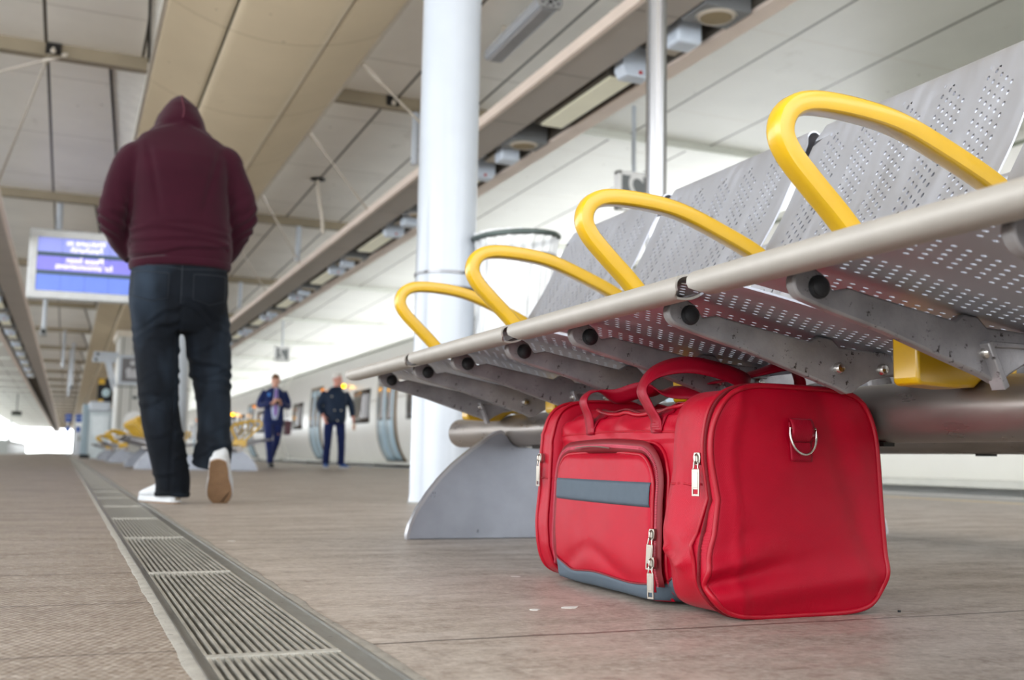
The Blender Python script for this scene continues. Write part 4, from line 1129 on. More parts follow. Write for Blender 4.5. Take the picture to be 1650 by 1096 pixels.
# zip pulls
def pull(loc, rz, name='zip_pull', tilt=0.0):
    """slider with hanging plate, facing local -y"""
    q = MB()
    q.prism([(-.0045, .008), (.0045, .008), (.006, .002), (.0052, -.007), (.002, -.010), (-.002, -.010), (-.0052, -.007), (-.006, .002)], -.006, .001)
    q.tube([(0, -.006, .006), (0, -.010, .003), (0, -.0105, -.004), (0, -.006, -.008)], .0016, 8)
    q.tube([(-.0035, -.0075, -.006), (-.0035, -.0085, -.014), (-.005, -.0085, -.0175)], .0012, 6).tube([(.0035, -.0075, -.006), (.0035, -.0085, -.014), (.005, -.0085, -.0175)], .0012, 6)
    y0, y1 = -.0095, -.0072
    q.bb((-.0062, y0, -.0525), (-.0038, y1, -.016)).bb((.0038, y0, -.0525), (.0062, y1, -.016)).bb((-.0038, y0, -.045), (.0038, y1, -.016)).bb((-.0062, y0, -.0545), (.0062, y1, -.0515))
    q.bb((-.0042, y0 - .0006, -.042), (.0042, y0, -.020))
    o = q.build(name, zipm, BAG, bevel=.0004); o.location = loc; o.rotation_euler = (0, tilt, rz); return o
pull((on_side(-.262, .222) - .003, -.270, .228), -PI / 2 + .45, tilt=.0)
pull((on_z(-.139, .10) - .006, -.139, .110), -PI / 2 + .35, tilt=.05)
pull((on_z(-.139, .07) - .012, -.150, .068), -PI / 2 + .35, tilt=-.03)
pull((on_side(.285, .222) - .004, .285, .226), -PI / 2 + .1)

# webbing tab with D ring on the end face
def face_patch(u0, u1, z0, z1, off, name, mat, par=BAG):
    q = MB().grid(lambda s, t_: (u0 + (u1 - u0) * s, on_face(u0 + (u1 - u0) * s, z0 + (z1 - z0) * t_) - off, z0 + (z1 - z0) * t_), 10, 14)
    return q.build(name, mat, par, solid=.0016, angle=180)
tab = face_patch(-.031, .009, .226, .284, .0016, 'webbing_tab', redweb)
fy = on_face(-.012, .285)
q = MB().grid(lambda s, t_: (-.032 + .040 * s, on_face(-.012, .262) - .0035 - .0075 * math.sin(PI * t_) ** .7, .2545 + .034 * t_), 8, 16)
q.build('webbing_loop', redweb, tab, solid=.0016, angle=180)
dr = [(-.034, 0, .000)] + [(-.012 - .0235 * math.cos(a), 0, -.004 - .030 * math.sin(a)) for a in [PI * i / 20 for i in range(21)]] + [(.0115, 0, .004)]
dr = [(-.0355, 0, .0045)] + dr[1:-1] + [(.0115, 0, .0045)]
q = MB().tube([(a, -.001 + .004 * (b2 / .03), b2) for a, _, b2 in dr], .0019, 10, closed=True)
o = q.build('d_ring', chrome, BAG); o.location = (0, on_face(-.012, .262) - .0085, .270)

# carrying handles
def ribbon(pts, wid, n=8):
    P = spline([p for p, _ in pts], n); Wd = spline([w for _, w in pts], n); vs = []; fs = []
    for p, w in zip(P, Wd):
        w = w.normalized() * wid / 2
        for k in (-1, -.33, .33, 1): vs.append(p + w * k)
    for i in range(len(P) - 1):
        for k in range(3): fs.append((i * 4 + k, i * 4 + k + 1, i * 4 + k + 5, i * 4 + k + 4))
    return MB().add(vs, fs)
h1 = [((-.137, .125, .268), (0, 1, 0)), ((-.142, .125, .300), (0, 1, 0)), ((-.149, .132, .330), (.05, 1, .12)), ((-.128, .130, .348), (.55, .75, .2)), ((-.095, .110, .338), (.5, .3, -.8)),
      ((-.06, .075, .350), (.4, .3, -.85)), ((-.01, .035, .346), (.5, .4, .75)), ((.03, -.02, .343), (.6, .6, .4)), ((.05, -.08, .346), (.5, .2, .85)), ((.02, -.13, .355), (.2, .2, .95)),
      ((-.035, -.130, .372), (.05, .35, .95)), ((-.085, -.112, .380), (.0, .45, .9)), ((-.128, -.090, .368), (.0, .8, .6)), ((-.150, -.082, .340), (.0, 1, .0)), ((-.147, -.096, .312), (0, 1, 0)), ((-.139, -.108, .288), (0, 1, 0)), ((-.138, -.108, .268), (0, 1, 0))]
ribbon(h1, .031).build('handle', redweb, BAG, solid=.0022, angle=180)
h2 = [((.134, .12, .268), (0, 1, 0)), ((.140, .12, .31), (0, 1, 0)), ((.13, .11, .350), (.3, 1, 0)), ((.09, .08, .366), (.8, .6, 0)), ((.045, .03, .368), (.6, .8, .3)), ((.02, -.04, .362), (.9, .3, .3)),
      ((.05, -.10, .372), (.8, .2, .5)), ((.10, -.13, .386), (.2, .8, .5)), ((.135, -.12, .365), (0, 1, .1)), ((.146, -.10, .33), (0, 1, 0)), ((.138, -.10, .28), (0, 1, 0))]
ribbon(h2, .030).build('handle', redweb, BAG, solid=.0022, angle=180)
for v_ in (.125, -.108):
    MB().grid(lambda s, t_: (skin(v_ + (s - .5) * .034, .270 + .036 * t_) - .0022, v_ + (s - .5) * .034, .270 + .036 * t_), 6, 12).build('handle_tab', redweb, BAG, solid=.002, angle=180)
    q = MB()
    for k in range(9): q.tube([(skin(v_ + s_ * .013, .2725 + k * .0038) - .0034, v_ + s_ * .013, .2725 + k * .0038) for s_ in (-1, -.3, .4, 1)], .0005, 5)
    q.build('stitching', redpipe, BAG)
# top zip running in a U round the opening flap
ut = [(.12, .20), (.0, .215), (-.10, .20)][::-1]
up_ = [(-.105, .16), (-.115, .05), (-.115, -.06), (-.105, -.135), (-.06, -.165), (.0, -.172), (.07, -.168), (.11, -.14), (.118, -.05), (.118, .05), (.112, .16)]
pp = [(q_.x, q_.y) for q_ in spline([(a, b_, 0) for a, b_ in up_], 8)]
MB().tube([(a, b_, on_top(a, b_) + .004) for a, b_ in pp], .0036, 8).build('piping', redpipe, BAG, angle=180)
pp2 = [(a * .93, b_ * .93) for a, b_ in pp]
MB().tube([(a, b_, on_top(a, b_) + .003) for a, b_ in pp2], (.0018, .006), 8, up=(0, 0, 1)).build('top_zip', redzip, BAG, angle=180)
# ------------------------------------------------------------ people
def organic(mb, name, mat, parent, voxel=.01, it=6, fn=None, angle=180):
    me = bpy.data.meshes.new('t'); me.from_pydata(mb.v, [], mb.f); me.validate()
    t_ = bpy.data.objects.new('t', me); COL.objects.link(t_)
    r = t_.modifiers.new('r', 'REMESH'); r.mode = 'VOXEL'; r.voxel_size = voxel
    s_ = t_.modifiers.new('s', 'SMOOTH'); s_.factor = .5; s_.iterations = it
    bpy.context.view_layer.update()
    out = bpy.data.meshes.new_from_object(t_.evaluated_get(bpy.context.evaluated_depsgraph_get()))
    bpy.data.objects.remove(t_)
    if fn:
        ns = [v.normal.copy() for v in out.vertices]
        for v, nn in zip(out.vertices, ns): v.co += nn * fn(v.co, nn)
        out.update()
    out.name = name; out.materials.clear(); out.materials.append(mat); out.shade_smooth()
    o = bpy.data.objects.new(name, out); COL.objects.link(o); o.parent = parent
    return o
def rings(mb, R, seg=28, ex=2.4):
    """stack of closed cross sections (cx, cy, z, hw, hd)"""
    prof = [(math.copysign(abs(math.cos(a)) ** (2 / ex), math.cos(a)), math.copysign(abs(math.sin(a)) ** (2 / ex), math.sin(a))) for a in [2 * PI * k / seg for k in range(seg)]]
    vs = []; fs = []
    for (cx, cy, z, hw, hd) in R:
        vs += [(cx + p[0] * hw, cy + p[1] * hd, z) for p in prof]
    for i in range(len(R) - 1):
        for k in range(seg): fs.append((i * seg + k, i * seg + (k + 1) % seg, (i + 1) * seg + (k + 1) % seg, (i + 1) * seg + k))
    fs.append(tuple(range(seg - 1, -1, -1))); fs.append(tuple((len(R) - 1) * seg + k for k in range(seg)))
    return mb.add(vs, fs)
def limb(mb, pts, rad, n=5, up=(1, 0, 0), seg=20):
    P = spline(pts, n); Rr = spline([(a if isinstance(a, tuple) else (a, a)) + (0,) for a in rad], n)
    return mb.tube(P, [(r.x, r.y) for r in Rr], seg, up=up)
def hand(mb, w, d, palm, sgn, s=1.0, curl=.5):
    """w wrist, d finger direction, palm normal, sgn side of the thumb"""
    w = V(w); d = V(d).normalized(); p = V(palm); p = (p - d * p.dot(d)).normalized(); sd = d.cross(p).normalized() * sgn
    c = w + d * .045 * s
    mb.tube([w - d * .02 * s, w + d * .02 * s, w + d * .055 * s, w + d * .09 * s], [(.026 * s, .019 * s), (.034 * s, .016 * s), (.041 * s, .014 * s), (.038 * s, .011 * s)], 14, up=sd)
    for i, (o_, ln) in enumerate(((.029, .070), (.010, .080), (-.010, .075), (-.029, .058))):
        a = w + d * .085 * s + sd * o_ * s; pts = [a]; dd = d.copy()
        for k, f in enumerate((.45, .30, .25)):
            dd = (dd + p * curl * (.5 + .35 * k)).normalized(); pts.append(pts[-1] + dd * ln * f * s)
        mb.tube([a - d * .02 * s] + pts, [.0085 * s, .009 * s, .0085 * s, .0078 * s, .0062 * s], 8)
    a = w + d * .025 * s + sd * .030 * s
    t1 = a + (d * .6 + sd * .75 + p * .3).normalized() * .035 * s; t2 = t1 + (d * .85 + sd * .2 + p * .5).normalized() * .03 * s
    mb.tube([a - sd * .012 * s, a, t1, t2, t2 + (d + p * .5).normalized() * .018 * s], [.012 * s, .0125 * s, .011 * s, .010 * s, .007 * s], 8)
def head(mb, c, yaw, pitch, s=1.0):
    """face towards -y before turning"""
    M_ = Matrix.Translation(V(c)) @ Matrix.Rotation(yaw, 4, 'Z') @ Matrix.Rotation(pitch, 4, 'X')
    q = MB()
    q.ball((0, .012 * s, .035 * s), (.076 * s, .094 * s, .088 * s), 24, 16)
    q.ball((0, -.018 * s, -.035 * s), (.060 * s, .070 * s, .078 * s), 20, 12)
    q.ball((0, -.048 * s, -.088 * s), (.034 * s, .030 * s, .026 * s), 14, 8)
    q.tube([(0, -.080 * s, .012 * s), (0, -.098 * s, -.014 * s), (0, -.112 * s, -.034 * s), (0, -.094 * s, -.044 * s)], [.009 * s, .011 * s, .015 * s, .008 * s], 8)
    for x in (-1, 1):
        q.ball((x * .076 * s, .012 * s, -.012 * s), (.010 * s, .019 * s, .031 * s), 10, 8)
        q.ball((x * .040 * s, -.062 * s, -.028 * s), (.022 * s, .020 * s, .022 * s), 10, 8)
        q.tube([(x * .014 * s, -.083 * s, .026 * s), (x * .032 * s, -.083 * s, .031 * s), (x * .050 * s, -.070 * s, .026 * s)], .009 * s, 8)
    q.tube([(-.024 * s, -.079 * s, -.060 * s), (0, -.090 * s, -.059 * s), (.024 * s, -.079 * s, -.060 * s)], .008 * s, 8)
    mb.add([M_ @ V(p) for p in q.v], q.f)
    return M_
def face_parts(M_, parent, s=1.0):
    q = MB()
    for x in (-1, 1): q.ball((x * .031 * s, -.074 * s, .004 * s), (.013 * s, .008 * s, .008 * s), 12, 8)
    q.v = [tuple(M_ @ V(p)) for p in q.v]; q.build('eyes', M('eye_dark', (70, 56, 50), .3), parent)
    q = MB().tube([(-.022 * s, -.082 * s, -.060 * s), (0, -.094 * s, -.059 * s), (.022 * s, -.082 * s, -.060 * s)], (.004 * s, .006 * s), 8)
    q.v = [tuple(M_ @ V(p)) for p in q.v]; q.build('mouth', M('lips', (170, 96, 88), .5), parent)
skin_m = M('skin', (222, 168, 146), .5, 0, .05, 10)
skin2_m = M('skin_ruddy', (214, 150, 134), .5, 0, .06, 10)

def cloth_mat(name, col, var, rough, bump, bscale, stain=None, sheen=.2):
    m, n, l, p = mk(name)
    tc = n.new('ShaderNodeTexCoord').outputs['Object']
    f = ramp(n, l, tex_noise(n, l, tc, 5, 5, .65), .35, .65)
    c = mixc(n, l, f, rgb(col, 1 - var), rgb(col, 1 + var))
    if stain:
        f2 = ramp(n, l, tex_noise(n, l, mapping(n, l, tc, (1, 1, .5)), 3.2, 3), .48, .72)
        c = mixc(n, l, mth(n, l, 'MULTIPLY', f2, .75), c, rgb(stain))
    l.new(c, p.inputs['Base Color']); p.inputs['Roughness'].default_value = rough
    p.inputs['Sheen Weight'].default_value = sheen; p.inputs['Specular IOR Level'].default_value = .12
    b = n.new('ShaderNodeBump'); b.inputs['Strength'].default_value = bump; b.inputs['Distance'].default_value = .001
    l.new(tex_noise(n, l, tc, bscale, 3), b.inputs['Height']); l.new(b.outputs[0], p.inputs['Normal'])
    return m
hood_m = cloth_mat('maroon_jersey', (47, 9, 24), .10, .85, .3, 500, sheen=.10)
jean_m = cloth_mat('black_denim', (14, 18, 24), .3, .85, .4, 600, stain=(52, 64, 78), sheen=.02)

# ---- the hooded man (root between his feet, he walks away along +y)
MAN = thing('person', 'person walking away in maroon hoodie with hood up, black jeans and white shoes', 'person', (.50, 4.93, 0))
OX, OY = .50, 4.93
def L3(x, y, z): return (x - OX, y - OY, z)
def LR(R): return [(a - OX, b_ - OY, z, w, d) for a, b_, z, w, d in R]
# body under the clothes
mb = MB()
rings(mb, LR([(.44, 4.98, .90, .17, .11), (.43, 4.98, 1.1, .18, .12), (.42, 4.99, 1.3, .19, .12), (.41, 4.99, 1.5, .20, .12), (.405, 5.0, 1.60, .16, .10), (.40, 5.0, 1.66, .07, .07)]))
mb.tube([L3(.40, 5.0, 1.6), L3(.40, 5.05, 1.72)], .062, 14)
HM = head(mb, L3(.40, 5.10, 1.755), PI, .35)
for s_, sh, el, wr in ((-1, (.20, 4.98, 1.56), (.135, 4.97, 1.27), (.26, 5.10, 1.13)), (1, (.62, 4.98, 1.59), (.69, 4.97, 1.33), (.60, 5.10, 1.15))):
    limb(mb, [L3(*sh), L3(*el), L3(*wr)], [.042, .036, .026])
    hand(mb, L3(*wr), (-s_ * .8, .25, -.3), (0, -1, 0), s_)
limb(mb, [L3(.35, 4.98, .95), L3(.36, 4.96, .50), L3(.44, 4.95, .10)], [.08, .052, .036])
limb(mb, [L3(.54, 4.98, .95), L3(.60, 4.99, .53), L3(.62, 4.90, .20)], [.08, .052, .036])
organic(mb, 'body', skin_m, MAN, .012, 3); face_parts(HM, MAN)
# hoodie
mb = MB()
rings(mb, LR([(.432, 4.985, 1.062, .200, .130), (.431, 4.985, 1.085, .222, .150), (.430, 4.98, 1.157, .229, .160), (.425, 4.975, 1.228, .224, .155), (.419, 4.97, 1.313, .215, .150),
              (.413, 4.965, 1.398, .211, .150), (.408, 4.96, 1.484, .214, .150), (.406, 4.965, 1.560, .215, .140), (.405, 4.975, 1.615, .208, .122), (.406, 4.985, 1.662, .182, .108), (.404, 5.0, 1.705, .135, .098), (.402, 5.01, 1.735, .09, .08)]), 36)
# sleeves
limb(mb, [L3(.265, 4.975, 1.560), L3(.210, 4.97, 1.545), L3(.165, 4.965, 1.465), L3(.136, 4.955, 1.34), L3(.128, 4.97, 1.265), L3(.158, 5.03, 1.200), L3(.215, 5.09, 1.135), L3(.27, 5.13, 1.10)],
     [.070, .078, .068, .062, .062, .055, .048, .042], seg=24)
limb(mb, [L3(.55, 4.975, 1.585), L3(.605, 4.97, 1.572), L3(.648, 4.965, 1.50), L3(.690, 4.955, 1.40), L3(.702, 4.97, 1.325), L3(.685, 5.03, 1.245), L3(.650, 5.09, 1.165), L3(.60, 5.13, 1.11)],
     [.070, .078, .066, .062, .064, .056, .048, .042], seg=24)
# hood: pointed at the crown, collapsing on to the shoulders
rings(mb, LR([(.402, 5.02, 1.66, .145, .115), (.402, 5.03, 1.71, .126, .125), (.401, 5.04, 1.750, .113, .135), (.402, 5.05, 1.789, .100, .135), (.401, 5.055, 1.833, .076, .120), (.398, 5.055, 1.867, .044, .085), (.396, 5.05, 1.888, .016, .045)]), 30, 2.0)
def wr(p, n_):
    x, y, z = p.x + OX, p.y + OY, p.z; r = 0
    arm = 1 if (x < .205 or x > .628) and z < 1.58 else 0
    if not arm:
        # horizontal folds bunching above the hem, broad slanting drags on the back
        for zc, a, w_, k, ph in ((1.135, .0115, .0085, .05, .0), (1.168, .0125, .010, -.03, 1.2), (1.205, .011, .011, .06, 2.2), (1.245, .007, .013, -.08, .7)):
            zz = zc + .016 * math.sin((x - .42) * 7 + ph) + k * (x - .42) + .02 * noise.noise(V((x * 5, ph, 0)))
            r += a * math.exp(-((z - zz) / w_) ** 2) * (.6 + .6 * noise.noise(V((x * 6 + ph * 3, 1.5, 0)))) - a * .5 * math.exp(-((z - zz + .017) / w_) ** 2)
        for sg in (-1, 1):
            d = abs((x - .41) * sg - (.16 - (1.60 - z) * .22)); r -= .009 * math.exp(-(d / .016) ** 2) * max(0, min(1, (z - 1.25) / .12)) * max(0, min(1, (1.62 - z) / .05))
        r += .004 * noise.noise(V((x * 6, y * 6, z * 7)))
        if z > 1.72:
            if n_.y < 0: r += .003 * math.exp(-((x - .402) / .004) ** 2)
            r += .004 * noise.noise(V((x * 13, y * 9, z * 16)))
        r -= .006 * math.exp(-((z - 1.738 + .35 * abs(x - .402)) / .010) ** 2) if y < 5.06 and z > 1.66 else 0
    else:
        xe = .135 if x < .4 else .70
        ze = 1.25 if x < .4 else 1.31
        k = math.exp(-((z - ze) / .085) ** 2)
        u_ = z - ze + (x - xe) * (.8 if x < .4 else -.8)
        r += k * .0055 * math.sin(u_ * 120 + 7 * noise.noise(V((x * 9, y * 9, z * 9)))) + .005 * noise.noise(V((x * 9, y * 9, z * 10)))
    return r
hd = organic(mb, 'hoodie', hood_m, MAN, .0085, 7, wr)
q = MB()   # ribbed waistband
pr = []
for i in range(60):
    a = 2 * PI * i / 60; ca, sa = math.cos(a), math.sin(a)
    pr.append(((.432 - OX) + math.copysign(abs(ca) ** .83, ca) * .218, (4.985 - OY) + math.copysign(abs(sa) ** .83, sa) * .148, 1.073 + .012 * ca + .004 * math.sin(3 * a)))
q.tube(pr, (.022, .008), 8, closed=True, up=(0, 0, 1)); q.build('waistband', hood_m, hd, angle=180)
bvh_h = bvh(hd)
def back(bv_, x, z, off, y0=-.9):
    h = bv_.ray_cast(V((x, y0, z)), V((0, 1, 0))); return (x, (h[0].y if h[0] is not None else 0) - off, z)
MB().tube([back(bvh_h, .400 - OX - .004 * math.sin(i * .5), 1.885 - i * .0105, -.0005) for i in range(14)], .0028, 6).build('hood_seam', M('maroon_seam', (84, 32, 46), .8), hd)
# jeans
mb = MB()
rings(mb, LR([(.432, 4.985, 1.13, .196, .128), (.432, 4.985, 1.08, .208, .138), (.432, 4.98, 1.02, .214, .148), (.431, 4.975, .95, .216, .155), (.430, 4.975, .88, .212, .150), (.430, 4.98, .80, .195, .125), (.430, 4.985, .765, .17, .10)]), 32, 2.8)
limb(mb, [L3(.328, 4.985, .93), L3(.336, 4.985, .817), L3(.349, 4.975, .687), L3(.360, 4.955, .56), L3(.366, 4.95, .478), L3(.383, 4.955, .367), L3(.412, 4.965, .250), L3(.436, 4.97, .155), L3(.449, 4.970, .105), L3(.449, 4.970, .042)],
     [(.104, .118), (.103, .115), (.098, .108), (.091, .098), (.087, .093), (.083, .090), (.080, .086), (.077, .082), (.076, .080), (.073, .076)], seg=28)
limb(mb, [L3(.540, 4.985, .93), L3(.556, 4.985, .83), L3(.578, 5.0, .699), L3(.592, 5.01, .60), L3(.603, 5.0, .532), L3(.611, 4.97, .421), L3(.614, 4.935, .293), L3(.611, 4.925, .238), L3(.607, 4.94, .168)],
     [(.106, .118), (.104, .114), (.101, .104), (.095, .094), (.084, .088), (.076, .084), (.073, .080), (.082, .084), (.084, .080)], seg=28)
def wj(p, n_):
    x, y, z = p.x + OX, p.y + OY, p.z; r = 0
    left = x < .43 + (.9 - z) * .02
    N = noise.noise
    r += .006 * N(V((x * 7, y * 7, z * 8))) + .003 * N(V((x * 18, y * 12, z * 22 + 8 * x)))
    def fold(zc, sl, a, w_, xc, ph):
        zz = zc + sl * (x - xc) + .010 * math.sin(x * 40 + ph)
        return a * math.exp(-((z - zz) / w_) ** 2) - a * .7 * math.exp(-((z - zz + w_ * 1.9) / w_) ** 2)
    if left:
        for zc, sl, a, w_, ph in ((.835, .55, .006, .012, 0), (.785, .5, .007, .013, 1), (.74, .35, .004, .012, 2), (.66, -.2, .004, .014, 3), (.575, .5, .0035, .011, 1), (.49, .25, .0055, .011, 2), (.455, .3, .0045, .009, 4), (.415, -.3, .003, .010, .5), (.30, .4, .0035, .012, 2)):
            r += fold(zc, sl, a, w_, .35, ph)
        r *= .8
        r += .006 * math.exp(-((z - .135 - .1 * (x - .44)) / .010) ** 2) - .004 * math.exp(-((z - .112) / .010) ** 2)
    else:
        for zc, sl, a, w_, ph in ((.845, -.5, .006, .012, 0), (.80, -.6, .0065, .012, 1), (.72, .4, .003, .012, 2), (.625, -.35, .009, .012, 2.5), (.59, .30, .007, .010, .3), (.558, -.2, .009, .011, 1.4), (.50, .3, .004, .011, 3), (.33, .3, .004, .012, 1), (.272, -.3, .008, .010, 0), (.246, .35, .006, .009, 2)):
            r += fold(zc, sl, a, w_, .59, ph)
    edge = abs(n_.x)
    r *= 1 - .45 * edge
    if z > .93: r *= .45
    r -= .007 * math.exp(-((x - .43) / .008) ** 2) * (1 if z < .98 and n_.y < 0 else 0) * max(0, min(1, (.99 - z) / .08))
    return r
je = organic(mb, 'jeans', jean_m, MAN, .0085, 5, wj)
bj = bvh(je)
seam_m = M('denim_seam', (30, 36, 44), .8)
def pocket(x0, x1, z0, z1, sk):
    def f(s, t_):
        x = x0 + (x1 - x0) * s; zz = z0 + (z1 - z0) * t_
        if t_ < .3: zz -= (.3 - t_) / .3 * .0 ; 
        zz -= (1 - t_) * .022 * (1 - abs(2 * s - 1)); zz += sk * (s - .5)
        return back(bj, x - OX, zz, .0022)
    q = MB().grid(f, 14, 14); o = q.build('back_pocket', jean_m, je, solid=.0022, angle=180)
    pts = [f(0, i / 10) for i in range(10, -1, -1)] + [f(i / 10, 0) for i in range(1, 11)] + [f(1, i / 10) for i in range(1, 11)]
    MB().tube([(a, b_ - .0016, c) for a, b_, c in pts], .0013, 6).tube([(a, b_ - .0016, c) for a, b_, c in [f(i / 10, 1) for i in range(11)]], .0018, 6).build('pocket_stitching', seam_m, o)
pocket(.225, .372, .905, 1.015, -.008); pocket(.478, .625, .905, 1.020, .008)
MB().tube([back(bj, .428 - OX, 1.06 - i * .012, .001) for i in range(16)], .0018, 6).build('centre_seam', seam_m, je)
MB().tube([back(bj, (.225 + .41 * i / 30) - OX, 1.035 + .018 * abs(i / 15 - 1) , .001) for i in range(31)], .0016, 6).build('yoke_seam', seam_m, je)
for i_, (c0, R_) in enumerate((((.449, 4.970, .046), .074),)):
    pr = [(c0[0] - OX + R_ * math.cos(a), c0[1] - OY + (R_ + .004) * math.sin(a), c0[2] - .004 + .005 * math.sin(2 * a)) for a in [2 * PI * k / 30 for k in range(30)]]
    MB().tube(pr, (.010, .0035), 8, closed=True, up=(0, 0, 1)).build('hem', jean_m, je, angle=180)
pr = [(.607 - OX + .080 * math.cos(a), 4.935 - OY + .076 * math.sin(a), .172 + .012 * math.sin(a) - .018 * math.cos(a)) for a in [2 * PI * k / 30 for k in range(30)]]
MB().tube(pr, (.010, .0035), 8, closed=True, up=(0, 0, 1)).build('hem', jean_m, je, angle=180)
# shoes
shoe_m = M('white_shoe', (196, 198, 200), .55, 0, .05, 20, bump=.2, bscale=300)
def sole_mat():
    m, n, l, p = mk('gum_sole')
    tc = n.new('ShaderNodeTexCoord').outputs['Object']; sp = n.new('ShaderNodeSeparateXYZ'); l.new(tc, sp.inputs[0])
    a = mth(n, l, 'SINE', mth(n, l, 'MULTIPLY', mth(n, l, 'ADD', sp.outputs[1], mth(n, l, 'MULTIPLY', mth(n, l, 'ABSOLUTE', sp.outputs[0]), .35)), 2 * PI / .011))
    f = ramp(n, l, tex_noise(n, l, tc, 14, 4), .3, .7)
    c = mixc(n, l, f, rgb((128, 96, 66)), rgb((158, 124, 90)))
    c = mixc(n, l, mth(n, l, 'MULTIPLY', mth(n, l, 'LESS_THAN', a, -.5), .35), c, rgb((84, 62, 44)))
    l.new(c, p.inputs['Base Color']); p.inputs['Roughness'].default_value = .6
    b = n.new('ShaderNodeBump'); b.inputs['Strength'].default_value = .8; b.inputs['Distance'].default_value = .002
    l.new(a, b.inputs['Height']); l.new(b.outputs[0], p.inputs['Normal']); return m
gum = sole_mat()
def shoe(loc, rot, parent, upper=shoe_m, sole_m=gum, s=1.0, edge=None):
    """heel at origin, toe along +y, sole at z=0"""
    def outl(t_):   # half widths (left,right) along the length
        w = .030 + .018 * math.sin(min(1, t_ / .62) * PI / 2) ** 1.5 if t_ < .72 else .048 * math.sqrt(max(0, 1 - ((t_ - .72) / .28) ** 2.2))
        if t_ < .08: w *= math.sqrt(max(.05, 1 - ((.08 - t_) / .08) ** 2))
        w -= .006 * math.exp(-((t_ - .42) / .15) ** 2)
        return w * s
    Ln = .295 * s
    left = [(-outl(i / 30), Ln * i / 30) for i in range(31)]; right = [(outl(i / 30), Ln * i / 30) for i in range(30, -1, -1)]
    e = bpy.data.objects.new('shoe', None); COL.objects.link(e); e.parent = parent; e.location = loc; e.rotation_euler = rot
    u = MB()
    R = []
    for i in range(20):
        t_ = i / 19; w = outl(.02 + .96 * t_) * 1.0; h = (.088 - .012 * t_) if t_ < .42 else .083 - .050 * ((t_ - .42) / .58) ** .8
        R.append((V((0, Ln * (.02 + .96 * t_), .018 * s + h * s / 2)), (w, h * s / 2)))
    u.tube([a for a, _ in R], [b_ for _, b_ in R], 20, up=(1, 0, 0))
    up_ = organic(u, 'shoe_upper', upper, e, .007, 4)
    MB().prism(left + right, .006 * s, .030 * s, 'z').build('midsole', edge or upper, e, bevel=.003)
    MB().prism([(a * .93, .004 + b_ * .975) for a, b_ in left + right], 0, .0075 * s, 'z').build('outsole', sole_m, e, bevel=.002)
    q = MB()
    for k in range(5): q.tube([(-.022 * s, (.125 + k * .016) * s, (.094 - k * .006) * s), (0, (.128 + k * .016) * s, (.100 - k * .006) * s), (.022 * s, (.125 + k * .016) * s, (.094 - k * .006) * s)], .0028 * s, 6)
    q.build('laces', upper, e)
    return e
sh = shoe(L3(.468, 4.905, 0), (0, 0, .46), MAN)
MB().box((0, -.001, .022), (.026, .003, .012)).build('heel_label', M('heel_label', (120, 110, 96), .5), sh, smooth=False)
shoe(L3(.618, 4.80, .200), (-.80, 0.0, -.22), MAN).scale = (1.22, 1, 1)

# ---- two more people, farther down the platform, facing the camera
def figure(root, H, cfg, skin_, vox=.012):
    """H height; cfg holds the pose in metres for a 1.80 m person facing -y"""
    k = H / 1.80
    S_ = lambda p: V(p) * k
    mb = MB()
    rings(mb, [(a * k, b_ * k, z * k, w * k, d * k) for a, b_, z, w, d in ((0, 0, .90, .15, .10), (0, 0, 1.05, .145, .10), (0, 0, 1.25, .165, .11), (0, 0, 1.40, .17, .10), (0, .01, 1.48, .10, .08), (0, .01, 1.52, .06, .06))])
    mb.tube([S_((0, .01, 1.48)), S_(cfg['head']) - V((0, 0, .05 * k))], .055 * k, 12)
    HM = head(mb, S_(cfg['head']), cfg['yaw'], cfg['pitch'], k)
    for s_ in (-1, 1):
        a = cfg['arm%d' % s_]; limb(mb, [S_(p) for p in a], [.045 * k, .036 * k, .026 * k])
        hand(mb, S_(a[2]), cfg['hd%d' % s_], cfg['hp%d' % s_], -s_, k * 1.05, cfg.get('curl', .5))
        l_ = cfg['leg%d' % s_]; limb(mb, [S_(p) for p in l_], [.085 * k, .055 * k, .035 * k])
    organic(mb, 'body', skin_, root, vox * .75, 3); face_parts(HM, root, k)
    return k, S_, HM
def hairpiece(HM, k, mat, root, full=True):
    q = MB()
    q.ball((0, .022 * k, .052 * k), (.082 * k, .098 * k, .086 * k), 22, 14)
    q.ball((0, -.045 * k, .105 * k), (.062 * k, .045 * k, .034 * k), 14, 8)
    q.v = [(a, b_, c) for a, b_, c in q.v]
    m = MB(); m.add([tuple(HM @ V((a, max(b_, -.088 * k), c + (.035 * k if b_ < -.05 * k and c < .05 * k else 0)))) for a, b_, c in q.v], q.f)
    return organic(m, 'hair', mat, root, .008, 3, lambda p, n_: .005 * noise.noise(p * 40))
suit_m = cloth_mat('navy_suit', (34, 46, 92), .1, .75, .2, 300); trou_m = cloth_mat('navy_trousers', (36, 48, 100), .1, .75, .2, 300)
B = thing('person', 'person in an open navy suit, pale shirt and purple tie, looking down at a phone', 'person', (3.62, 20.4, 0))
cfg = {'head': (0, -.055, 1.64), 'yaw': 0, 'pitch': .30, 'curl': .9,
       'arm-1': [(-.19, 0, 1.43), (-.27, .02, 1.17), (-.07, -.25, 1.20)], 'arm1': [(.19, 0, 1.43), (.27, .02, 1.17), (.07, -.25, 1.20)],
       'hd-1': (.6, -.5, .25), 'hd1': (-.6, -.5, .25), 'hp-1': (.3, .6, .7), 'hp1': (-.3, .6, .7),
       'leg-1': [(-.09, 0, .92), (-.10, -.16, .50), (-.05, -.14, .09)], 'leg1': [(.09, 0, .92), (.08, -.02, .50), (.02, .24, .15)]}
k, S_, HM = figure(B, 1.80, cfg, skin_m)
